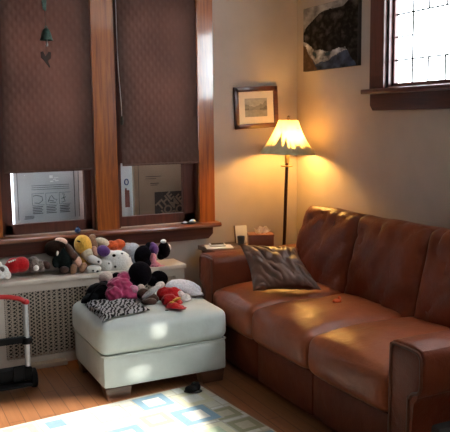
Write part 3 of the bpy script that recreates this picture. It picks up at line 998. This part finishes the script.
# forest silhouette around the lower part of the shade
ang0 = math.atan2(CAM.y-LY, CAM.x-LX)
def onshade(a, z, off=.002):
    r = RS(z)+off
    return Vector((LX+r*math.cos(a), LY+r*math.sin(a), z))
fo = bmesh.new()
NS = 480
PINES = [(-.42, .105, .24), (-.10, .075, .14), (-.66, .04, .08), (-.80, .055, .09), (-.95, .06, .08), (-1.10, .05, .09), (.14, .05, .05), (.72, .045, .06), (.86, .05, .06),
         (1.0, .08, .10), (1.2, .07, .10), (-1.3, .08, .12)] + [(1.5+k*.24, .04+.04*((k*7) % 5)/5, .10+.05*((k*3) % 4)/4) for k in range(14)]
def skyline(a):
    d = (a-ang0+PI) % (2*PI)-PI
    z = 1.298 + .005*noise.noise(Vector((a*4, 0, 0))) + .004*noise.noise(Vector((a*11, 3, 0)))
    top = 0
    for c, h, w in PINES:
        q = abs((d-c+PI) % (2*PI)-PI)/w
        if q < 1: top = max(top, h*(1-q)**1.25 + .35*h*min(q, 1-q)*abs(math.sin(q*PI*4)))
    for p0, p1, h in ((.34, .54, .024), (.54, .62, .036), (.36, .40, .028)):      # a low grazing animal
        if p0 < d < p1: top = max(top, h)
    return z + top
prev = None
for i in range(NS+1):
    a = 2*PI*i/NS
    col = [fo.verts.new(onshade(a, zb+(skyline(a)-zb)*k/3)) for k in range(4)]
    if prev:
        for k in range(3): fo.faces.new((prev[k], col[k], col[k+1], prev[k+1]))
    prev = col
def blobp(pts):
    fo.faces.new([fo.verts.new(onshade(ang0+a, z, .004)) for a, z in pts])
blobp([(-.62, 1.437), (-.50, 1.447), (-.56, 1.432)])
blobp([(.62, 1.436), (.80, 1.441), (.95, 1.434), (.80, 1.432)])
obj('forest_silhouette', fo, MT['olive'], sh)
ld = bpy.data.lights.new('bulb_light', 'POINT')
ld.color = (1, .53, .12); ld.energy = 21; ld.shadow_soft_size = .045
lo = bpy.data.objects.new('bulb_light', ld); COL.objects.link(lo)
lo.location = (LX, LY-.03, 1.345)
lo.parent = lp; lo.matrix_parent_inverse = Matrix.Translation((-LX, -LY, 0))
lp.rotation_mode = 'QUATERNION'
lp.rotation_quaternion = Matrix.Rotation(math.radians(2.0), 3, HF).to_quaternion()
lp.location = Vector((LX, LY, .004)) - HR*(1.37*math.tan(math.radians(2.0)))

# ------------------------------------------------------------------ pictures
def fbm(x, y, s=0): return noise.fractal(Vector((x, y, s)), 1.0, 2.0, 5)
def lake_small(u, v):
    n = fbm(u*5, v*5, 3)*.12
    ridge = .42 + .42*abs(u-.42) + .10*fbm(u*6, 0, 1)
    if v > ridge + .12: c = (.42, .40, .35)
    elif v > .36: c = (.16, .15, .12) if v < ridge-.12 + n else (.26, .25, .21)
    else: c = (.33, .31, .25)
    return tuple(max(0, x*(1+n*2)) for x in c)
tl = at(234.6, 88.6, 1, YW-.02); br = at(278.2, 125.6, 1, YW-.02)
pw, phh = br.x-tl.x, tl.z-br.z
pf = thing('framed_picture', 'small framed lake print in a cream mat on the window wall', 'picture', ((tl.x+br.x)/2, YW, (tl.z+br.z)/2))
RM = Matrix.Translation(((tl.x+br.x)/2, YW-.001, (tl.z+br.z)/2)) @ Matrix.Rotation(math.radians(-2.2), 4, 'Y')
hw, hh = .178, .149
f = bmesh.new(); fw_ = .034
for a in ((-hw, hw, -.022, 0, hh-fw_, hh), (-hw, hw, -.022, 0, -hh, -hh+fw_), (-hw, -hw+fw_, -.022, 0, -hh, hh), (hw-fw_, hw, -.022, 0, -hh, hh)):
    box(f, *a, bev=.004)
obj('frame', xform(f, RM), MT['frame'], pf)
obj('mat_board', place(RM, -hw+.01, hw-.01, -.010, -.002, -hh+.01, hh-.01), MT['matboard'], pf, smooth=False)
p0 = RM @ Vector((-.093, -.0105, -.066)); p1 = RM @ Vector((.090, -.0105, -.066)); p2 = RM @ Vector((-.093, -.0105, .066))
picture('print', p0, p1-p0, p2-p0, 60, 44, lake_small, MT['art'], pf)

def mountain(u, v):
    # v up; u from the far (left) edge to the near (right) edge
    n = fbm(u*7, v*7, 5)
    top = interp(u, [(0, .62), (.06, .70), (.2, .80), (.33, .88), (.55, .91), (.75, .91), (.86, .98), (.92, 1.1), (1, 1.2)]) + .015*n
    low = interp(u, [(0, .47), (.06, .44), (.21, .34), (.4, .28), (.6, .27), (.79, .30), (.85, .19), (1, -.02)]) + .025*n
    if v > top:
        g = .30+.22*n; return (g, g*.94, g*.93)
    if v > low:
        g = .006 + .05*abs(n)**1.5 + (.010*max(0, n*4) if v > .5 else 0); return (g*1.15, g*.95, g*.9)
    shore = .43 - 1.5*u
    if v < shore + .05*n:
        g = .045+.05*abs(n); return (g*1.5, g*.9, g*.6)
    lake = interp(u, [(0, .2), (.15, .20), (.25, .09), (.45, .12), (.6, .18), (.8, .24), (1, .2)]) + .05*n
    if v > lake:
        g = .24 + .5*n; return (max(.03, g), max(.05, g*.97), max(.06, g))
    g = .045+.06*n
    return (max(.012, g*.8), max(.014, g*1.05), max(.03, g*1.8))
def interp(u, P):
    for (a, p), (b, q) in zip(P, P[1:]):
        if u <= b: return p+(q-p)*(u-a)/(b-a)
    return P[-1][1]
a_ = at(303.2, 71.8, 0, XW-.03); b_ = at(361.0, 65.8, 0, XW-.002)
zt_ = at(303.2, 9.2, 0, XW-.03).z
cv = thing('canvas_picture', 'large unframed canvas of a dark mountain lake beside the high window', 'picture', (XW, (a_.y+b_.y)/2, a_.z))
obj('canvas', B(XW-.03, XW, b_.y, a_.y, a_.z, zt_, bev=.003), MT['print_dark'], cv)
picture('print', (XW-.0306, a_.y-.002, a_.z+.002), (0, b_.y-a_.y+.004, 0), (0, 0, zt_-a_.z-.004), 130, 90, mountain, MT['art'], cv)

# ------------------------------------------------------------------ rug
rr = random.Random(12)
cells = {}
PAL_F = [(.58, .57, .52), (.60, .60, .56), (.25, .33, .39), (.52, .51, .43), (.58, .57, .50), (.44, .41, .33), (.60, .59, .53), (.56, .56, .51)]
PAL_I = [(.60, .60, .55), (.26, .36, .43), (.52, .51, .45), (.42, .45, .35), (.60, .59, .54), (.58, .57, .50), (.60, .6, .56)]
CS = .205
BLUE, WHT, TAN, OLV, GRN, YEL = (.22, .33, .42), (.60, .60, .56), (.46, .41, .31), (.30, .29, .19), (.40, .46, .34), (.56, .54, .40)
FR = [(8.63, 6.80, .46, BLUE, WHT), (9.14, 5.45, .52, BLUE, WHT), (6.04, 6.85, .42, WHT, BLUE), (5.2, 6.85, .36, GRN, WHT), (9.80, 5.15, .36, OLV, TAN),
      (9.86, 4.30, .36, OLV, TAN), (9.6, 6.45, .46, YEL, WHT), (8.2, 5.75, .36, TAN, WHT), (9.05, 4.35, .46, YEL, GRN), (9.85, 3.4, .36, BLUE, WHT),
      (7.4, 6.7, .40, WHT, YEL), (9.9, 7.05, .26, GRN, TAN), (7.2, 5.3, .5, BLUE, WHT), (5.4, 5.2, .5, TAN, WHT), (3.6, 6.5, .5, BLUE, WHT), (2.0, 5.5, .5, GRN, WHT),
      (8.2, 3.3, .5, BLUE, TAN), (6.2, 3.4, .5, WHT, GRN), (4.2, 3.6, .5, BLUE, WHT), (9.2, 2.2, .5, GRN, WHT), (7.1, 1.6, .5, TAN, BLUE), (5, 1.8, .5, BLUE, WHT), (2.6, 1.6, .5, YEL, WHT), (1, 3.2, .5, BLUE, WHT)]
def rugcol(x, y):
    X, Y = x/CS, y/CS
    n = 1 + .08*noise.noise(Vector((x*60, y*60, 0)))
    c = None
    for cx, cy, h, fc, ic in FR:
        d = max(abs(X-cx), abs(Y-cy))
        if d < h:
            c = fc if d > h*.52 else ic
            if h-d < .03: c = (.42, .40, .34)
            break
    if c is None:
        i, j = math.floor(X*1.6), math.floor(Y*1.6)
        if (i, j) not in cells: cells[(i, j)] = rr.choice([(.60, .60, .55), (.57, .56, .50), (.59, .58, .50), (.55, .54, .46), (.60, .60, .56)])
        u, v = X*1.6-i, Y*1.6-j
        c = (.47, .45, .38) if min(u, v) < .05 else cells[(i, j)]
    return tuple(q*n for q in c)
rw_, rl_ = 2.1, 1.5
rt = Matrix.Translation((1.60, 3.635, 0)) @ Matrix.Rotation(math.radians(5.5), 4, 'Z')
bm = bmesh.new(); lay = bm.loops.layers.float_color.new('Col')
nx, ny = 210, 150
def rv(i, j, z): return bm.verts.new(rt @ Vector((-rw_*(1-i/nx), -rl_*(1-j/ny), z)))
V = [[rv(i, j, .010) for j in range(ny+1)] for i in range(nx+1)]
Lw = [[rv(i, j, .0) if i in (0, nx) or j in (0, ny) else None for j in range(ny+1)] for i in range(nx+1)]
for i in range(nx):
    for j in range(ny):
        f_ = bm.faces.new((V[i][j], V[i+1][j], V[i+1][j+1], V[i][j+1]))
        c_ = rugcol(rw_*(i+.5)/nx, rl_*(j+.5)/ny)
        for l in f_.loops: l[lay] = (*c_, 1)
def skirt(a, b, c_, d):
    f_ = bm.faces.new((a, b, c_, d))
    for l in f_.loops: l[lay] = (.4, .39, .33, 1)
for i in range(nx):
    skirt(V[i][0], V[i+1][0], Lw[i+1][0], Lw[i][0]); skirt(V[i][ny], V[i+1][ny], Lw[i+1][ny], Lw[i][ny])
for j in range(ny):
    skirt(V[0][j], V[0][j+1], Lw[0][j+1], Lw[0][j]); skirt(V[nx][j], V[nx][j+1], Lw[nx][j+1], Lw[nx][j])
tag(obj('rug', bm, MT['rug'], smooth=False), 'pale rug woven with blue, green and tan squares on the floor', 'rug')

# little black shoe at the rug corner
c = at(191, 390, 2, .012)
sy = c.y-.03
sh_ = thing('shoe', 'small black shoe on the rug before the ottoman', 'shoe', (c.x, sy, .01))
lumps('upper', [((c.x-.012, sy, .030), (.036, .030, .020), 0), ((c.x+.018, sy+.01, .034), (.030, .028, .026), 0)], MT['black'], sh_, .004)
bm = bmesh.new(); ell(bm, (c.x, sy, .0165), (.052, .034, .0065))
obj('sole', bm, MT['inside'], sh_)
ring = [(c.x+.018+.018*math.cos(k*PI/8), sy+.006+.014*math.sin(k*PI/8), .058) for k in range(16)]
obj('opening_rim', tube(ring, .004, 6, closed=True), MT['black'], sh_)

# ------------------------------------------------------------------ luggage cart
cy0 = 4.05
ct = thing('luggage_cart', 'small luggage cart with red handle and grey poles beside radiator cover', 'cart', (.58, cy0, 0))
XR, XLc = .735, .395
ztp = .50
hp = smoothpath([(XR, cy0, ztp-.005), (XR-.02, cy0, ztp+.018), (XR-.07, cy0, ztp+.036), (XR-.12, cy0, ztp+.044), ((XR+XLc)/2, cy0, ztp+.047), (XLc+.12, cy0, ztp+.044), (XLc+.07, cy0, ztp+.036), (XLc+.02, cy0, ztp+.018), (XLc, cy0, ztp-.005)], 5)
obj('handle', tube(hp, .0135, 12), MT['red'], ct)
for x in (XR, XLc):
    obj('handle_end', ell(bmesh.new(), (x+.004*(1 if x == XR else -1), cy0, ztp), (.021, .02, .017)), MT['red'], ct)
    obj('pole', lathe([(0, .08), (.0155, .08), (.0155, ztp), (0, ztp)], 16, (x, cy0)), MT['alu'], ct)
br_ = bmesh.new()
box(br_, XLc-.03, XR+.0, cy0-.016, cy0+.016, .268, .306, bev=.008)
for x in (XR, XLc):
    for v_ in lathe([(.015, .262), (.028, .262), (.030, .268), (.030, .298), (.026, .304), (.015, .304)], 18, (x, cy0)).verts: pass
obj('cross_bracket', br_, MT['black'], ct)
for x in (XR, XLc):
    obj('collar', lathe([(.0155, .262), (.027, .262), (.030, .268), (.030, .290), (.026, .297), (.0155, .297)], 18, (x, cy0)), MT['black'], ct)
bs_ = bmesh.new()
box(bs_, XLc-.02, XR+.02, cy0-.035, cy0+.035, .055, .13, bev=.012)
for x in (XR-.06, XLc+.06): box(bs_, x-.03, x+.03, cy0-.05, cy0-.03, .03, .15, bev=.006)
obj('foot_bar', bs_, MT['black'], ct)
obj('toe_plate', B(XLc+.0, XR-.0, cy0-.11, cy0-.03, .045, .058, bev=.004), MT['black'], ct)
for x in (XR+.028, XLc-.028):
    wb = lathe([(0, -.017), (.045, -.017), (.054, -.013), (.056, 0), (.054, .013), (.045, .017), (0, .017)], 28)
    xform(wb, Matrix.Translation((x, cy0, .056)) @ Matrix.Rotation(PI/2, 4, 'Y'))
    wo = obj('wheel', wb, MT['black'], ct)
    hb = lathe([(0, -.020), (.018, -.020), (.018, .020), (0, .020)], 16)
    xform(hb, Matrix.Translation((x, cy0, .056)) @ Matrix.Rotation(PI/2, 4, 'Y'))
    obj('hub', hb, MT['inside'], wo)

# ------------------------------------------------------------------ soft toys on the radiator cover
REST[0] = RZ+.001
GT = 'soft toys along the radiator cover'
def toy(name, label, px, y, z, grp=GT, cat='plush toy'):
    c = at(px, 260, 1, y)
    return thing(name, label, cat, (c.x, y, z), grp)
def P(*a): return pxl(*a)
# white one at the left end
t = toy('plush_bunny', 'white plush toy with grey face at the left end of the radiator cover', 4, 4.43, RZ)
lumps('body', [P(-4, 273, 4.43, 9, 8, 8), P(3, 272, 4.43, 6, 7, 6), P(7, 275, 4.43, 4, 4.5, 5), P(-2, 264.5, 4.43, 4, 3.5, 4, 20)], PM['white'], t, .005)
lumps('face', [P(1.5, 269.5, 4.40, 3.2, 3, 2)], PM['grey'], t)
# red doll lying
t = toy('plush_doll', 'red-bodied plush toy lying between the white plush and grey furry one', 18, 4.50, RZ)
lumps('body', [P(14, 265.5, 4.50, 8, 8, 8), P(21, 264.5, 4.50, 8.5, 8, 8), P(9, 268, 4.50, 5, 6, 6)], PM['red'], t, .005)
lumps('trim', [P(9 + k*2.0, 262.0-(k*.75), 4.462, 1.0, .9, 1.0) for k in range(4)], PM['white'], t, .002, 1)
# grey furry
t = toy('plush_animal', 'grey-brown furry plush toy lying right of the red plush', 37, 4.50, RZ)
lumps('body', [P(34, 265.5, 4.50, 6, 8, 7), P(41, 266, 4.50, 6, 6.5, 6), P(33, 260, 4.50, 4, 3.5, 4)], PM['grey'], t, .005, 2, .004)
lumps('muzzle', [P(36, 268, 4.462, 3, 3, 3)], PM['white'], t)
lumps('paw', [P(46.5, 265, 4.48, 3.5, 5, 4, 30)], PM['brown'], t)
# doll in black jacket
t = toy('plush_doll', 'plush doll in a black jacket with tan boots and dark hair', 63, 4.50, RZ)
lumps('body', [P(63, 258, 4.50, 9.5, 10.5, 8, 10), P(66, 266, 4.50, 8, 6, 7), P(56, 262, 4.50, 4, 6, 5)], PM['darkgreen'], t, .005)
lumps('hair', [P(53, 248.5, 4.49, 8.5, 8, 8), P(58, 244.5, 4.50, 8, 5, 7)], PM['hair'], t, .005)
lumps('face', [P(61, 241.5, 4.50, 6.5, 4, 5, -12)], PM['peach'], t)
lumps('sleeve', [P(70, 251, 4.48, 3.8, 9, 5, 28), P(75, 257, 4.47, 3.5, 5, 4.5, 20)], PM['brown'], t, .004)
lumps('hand', [P(78, 261.5, 4.46, 3.6, 5.5, 4, 10)], PM['peach'], t)
lumps('boot', [P(73.5, 269.5, 4.45, 3.6, 6, 5, -5)], PM['tan'], t)
lumps('boot', [P(83, 267.5, 4.45, 3.8, 5.5, 5, -25)], PM['tan'], t)
lumps('leg', [P(64, 270, 4.46, 5, 4, 5)], PM['brown'], t)
lumps('badge', [P(57.3, 253.3, 4.44, 1.2, 2.6, 1.5, -10)], PM['white'], t)
# yellow
t = toy('plush_animal', 'yellow plush animal with a cream muzzle slumped against the window apron', 85, 4.52, RZ)
lumps('body', [P(83, 245, 4.51, 9, 10.5, 9, 10), P(86, 250, 4.51, 7.5, 9, 8), P(87, 259, 4.52, 8, 6.5, 8)], PM['yellow'], t, .005)
lumps('muzzle', [P(87, 253.5, 4.478, 6, 7, 5, 20)], PM['cream'], t)
lumps('eye', [P(78.7, 241.3, 4.455, 2.0, .8, 1.2, -18)], PM['black'], t)
lumps('ear', [P(94.5, 245, 4.50, 3.2, 9, 5, 14), P(92.5, 237.5, 4.52, 3.5, 3.5, 4)], PM['tan'], t, .004)
lumps('arm', [P(102, 242, 4.54, 7.5, 4.2, 5, -18)], PM['cream'], t)
lumps('collar', [P(95, 251, 4.47, 3, 5.5, 4, 15)], PM['peach'], t)
# purple
t = toy('plush_toy', 'round purple plush piece lying on the spotted plush dog', 104, 4.48, RZ)
lumps('body', [P(103.5, 251, 4.45, 7, 5.8, 6, -25), P(107, 253.5, 4.45, 4, 3.5, 4)], PM['purple'], t, .004)
# orange
t = toy('knit_toy', 'orange-red knitted toy lying behind the spotted plush dog', 116, 4.55, RZ)
lumps('body', [P(112, 245, 4.55, 7, 4.6, 5), P(119, 244, 4.55, 6.5, 4.8, 5), P(116, 252, 4.56, 6, 7, 5)], PM['orange'], t, .004, 2, .003)
# spotted dog
t = toy('plush_dog', 'black-spotted white plush dog lying across the radiator cover', 110, 4.46, RZ)
lumps('body', [P(117, 263, 4.46, 15, 13, 11, 10), P(110, 257, 4.46, 9, 7, 8), P(125, 268, 4.45, 9, 10, 9), P(106, 265, 4.45, 8, 7, 8)], PM['spotted'], t, .005)
lumps('paw', [P(93, 269.5, 4.43, 8.5, 4.6, 5, 6)], PM['spotted'], t)
lumps('paw', [P(92.5, 259.5, 4.45, 7.5, 4.4, 5, -22), P(98, 262, 4.44, 4, 4, 4)], PM['spotted'], t, .004)
lumps('nose', [P(114, 255.5, 4.41, 1.8, 1.4, 1.5)], PM['black'], t)
# pale blue
t = toy('plush_elephant', 'pale blue cloth toy behind the spotted plush dog and black plush', 133, 4.53, RZ)
lumps('body', [P(133, 252, 4.54, 9, 9.5, 8, 20), P(137, 261, 4.53, 7, 8, 7), P(127, 248, 4.55, 6, 5.5, 6)], PM['blue'], t, .005)
# black plush with purple top
t = toy('plush_puppy', 'black plush puppy in purple top and pink skirt on radiator cover', 152, 4.47, RZ)
lumps('body', [P(143, 256, 4.47, 9, 11, 9, -10), P(149, 247, 4.48, 4, 5, 5), P(146, 262, 4.46, 8, 7, 8)], PM['black'], t, .005)
lumps('arm', [P(164, 250, 4.47, 6.5, 8.5, 6, 0), P(161, 256, 4.47, 4, 4, 4)], PM['black'], t, .005)
lumps('hand', [P(163.5, 241.3, 4.46, 3, 2, 3, 0)], PM['white'], t)
lumps('cuff', [P(169.2, 247, 4.46, 1.8, 3.4, 2.5, 20)], PM['white'], t)
lumps('top', [P(154, 249, 4.45, 4.6, 6.2, 6, 10), P(152.5, 244.5, 4.45, 2.6, 2.6, 3)], PM['purple'], t, .004)
lumps('skirt', [P(153, 259, 4.43, 3.6, 6.5, 5, -5), P(155, 266, 4.42, 6, 4.6, 5), P(161, 268.5, 4.41, 4, 3.5, 4)], PM['palepink'], t, .004, 2, .003)

# ------------------------------------------------------------------ heap on the ottoman
GO = 'toys and clothes heaped on the ottoman'
OZ = .452
REST[0] = OZ
def oy(px, py, z=OZ): return at(px, py, 2, z).y
# white lilac cloth toy at the right
t = thing('plush_bunny', 'lilac-white cloth bunny lying at the right back of the ottoman', 'plush toy', (1.62, 4.0, OZ), GO)
lumps('body', [P(184, 288.5, 4.05, 18, 8.5, 14, -12), P(193, 294.5, 3.96, 11, 6.5, 9, -22), P(175, 287, 4.08, 10, 6, 9)], PM['lilac'], t, .006, 4, .003)
lumps('paw', [P(199.5, 299, 3.90, 5, 3.6, 5, -30)], PM['white'], t)
lumps('muzzle', [P(194, 302.0, 3.86, 2.6, 1.8, 2.5, 0)], PM['grey'], t)
# red dressed doll
t = thing('plush_doll', 'plush doll in a red dress with a white fur head, at front of the ottoman', 'plush toy', (1.5, 3.85, OZ), GO)
lumps('dress', [P(171, 297, 3.89, 13, 10, 9, 10), P(172, 303, 3.80, 11, 8, 8, -30), P(175, 309, 3.72, 10, 6, 7, -25), P(181, 312, 3.68, 6, 5, 5, -25), P(164, 295, 3.91, 7, 8.5, 6)], PM['red'], t, .005, 10, .006)
lumps('head', [P(185, 299, 3.84, 6, 5.8, 6, 0), P(180, 294, 3.85, 4, 3.5, 4)], PM['white'], t, .004)
lumps('trim', [P(176, 299.5, 3.765, 5.5, 1.6, 2.5, 20), P(172, 303, 3.725, 3, 2, 2)], PM['yellow'], t, .003)
lumps('shoe', [P(183, 317.0, 3.65, 3.2, 1.6, 2.5, -15)], PM['hair'], t)
lumps('shoe', [P(167, 314, 3.67, 1.8, 2.4, 2.2, 25)], PM['hair'], t)
# brown animal with white stripe
t = thing('plush_animal', 'brown plush animal with a white striped limb in the middle of the ottoman', 'plush toy', (1.4, 3.95, OZ), GO)
lumps('body', [P(147, 296, 3.93, 8, 7, 6), P(143, 294, 3.94, 6, 6, 5), P(153, 299, 3.90, 6, 5, 6), P(149, 302, 3.86, 8, 3.6, 6)], PM['brown'], t, .005, 3, .003)
lumps('limb', [P(151.5, 291.5, 3.88, 12.5, 3.0, 4, 36), P(160, 285, 3.92, 5, 3.5, 4, 20)], PM['white'], t, .004)
lumps('hand', [P(141, 288, 3.97, 4, 4, 4)], PM['blush'], t)
# big black puppy in pink dress
t = thing('plush_puppy', 'big black-headed plush puppy in a pink satin dress on the ottoman', 'plush toy', (1.35, 4.05, OZ), GO)
lumps('body', [P(140, 274, 4.05, 12, 13, 11, 0), P(133, 285, 4.06, 9, 8, 8), P(139, 292, 4.05, 6, 7, 7)], PM['black'], t, .006)
lumps('ear', [P(159.5, 278, 4.04, 9, 7.5, 6, -20), P(153, 281, 4.04, 6, 5.5, 5)], PM['black'], t, .006)
lumps('dress', [P(120, 288, 4.03, 13, 10.5, 10, -15), P(114, 294, 3.99, 9, 7.5, 8), P(128, 295, 3.99, 9, 8, 8), P(124, 278, 4.07, 7, 6, 7, 30)], PM['pink'], t, .006, 8, .010)
lumps('cheek', [P(133.5, 289.5, 3.975, 5, 4.5, 4)], PM['palepink'], t)
# blush round plush
t = thing('plush_pig', 'blush round plush head between the spotted dog and pink dress', 'plush toy', (1.3, 4.2, OZ), GO)
lumps('body', [P(106, 278, 4.20, 7.5, 7, 7), P(109, 285, 4.19, 7, 7, 7), P(114, 290, 4.18, 7, 6, 7)], PM['blush'], t, .005)
lumps('ear', [P(116.5, 276, 4.18, 5, 3.8, 4, 12)], PM['black'], t)
# black vinyl bag
t = thing('black_bag', 'shiny black vinyl bag slumped at the back left corner of ottoman', 'bag', (1.2, 4.1, OZ), GO)
lumps('bag_body', [P(99, 293, 4.10, 13.5, 10.5, 10, 14), P(105, 297, 4.06, 10, 9, 9), P(90, 300, 4.06, 9.5, 6, 8, 20), P(104, 286, 4.12, 7, 5.5, 6)], PM['vinyl'], t, .006, 4, .004)
hd = smoothpath([at(88, 300, 1, 4.03), at(94, 291, 1, 4.02), at(103, 285, 1, 4.03), at(109, 290, 1, 4.01)], 6)
obj('bag_strap', tube(hd, .006, 8), PM['vinyl'], t)
# zebra fleece
zc = [at(84, 304, 2, OZ), at(102, 319, 2, OZ), at(150, 311, 2, OZ), at(132, 297, 2, OZ)]
bm = bmesh.new(); n = 40
V = [[None]*(n+1) for _ in range(n+1)]
for i in range(n+1):
    for j in range(n+1):
        s, tt = i/n, j/n
        p = (zc[0]*(1-s)+zc[3]*s)*(1-tt) + (zc[1]*(1-s)+zc[2]*s)*tt
        e = min(s, tt, 1-s, 1-tt)
        p.x += .015*noise.noise(Vector((s*5, tt*5, 4))); p.y += .015*noise.noise(Vector((s*5, tt*5, 9)))
        q = Vector((p.x*14, p.y*20, 1))
        p.z = OZ + .004 + min(1, e*9)*(.016+.014*noise.noise(q)+.010*abs(noise.noise(q*2)))
        if p.x < 1.085: p.z -= (1.085-p.x)*.6
        if p.y < 3.69: p.z -= (3.69-p.y)*.6
        V[i][j] = bm.verts.new(p)
for i in range(n):
    for j in range(n): bm.faces.new((V[i][j], V[i+1][j], V[i+1][j+1], V[i][j+1]))
bmesh.ops.solidify(bm, geom=list(bm.faces), thickness=.006)
tag(obj('zebra_cloth', bm, PM['zebra'], angle=80), 'black and white zebra striped cloth crumpled on the left of the ottoman', 'cloth', GO)

# ------------------------------------------------------------------ light
w = bpy.data.worlds.new('sky'); SC.world = w; w.use_nodes = True
bg = w.node_tree.nodes['Background']
bg.inputs[0].default_value = (.86, .93, 1.0, 1)
bg.inputs[1].default_value = 14.0
sd = bpy.data.lights.new('sun', 'SUN'); sd.energy = 19; sd.angle = .018; sd.color = (1, .95, .86)
sun = bpy.data.objects.new('sun', sd); COL.objects.link(sun)
sdir = Vector((.05, 1, -.44)).normalized()
sun.rotation_euler = sdir.to_track_quat('-Z', 'Y').to_euler()
sun.location = (.5, -3, 3)

vs = SC.view_settings
SC.display_settings.display_device = 'sRGB'
vs.view_transform = 'Standard'; vs.look = 'None'; vs.exposure = .33; vs.gamma = 1
vs.use_curve_mapping = False
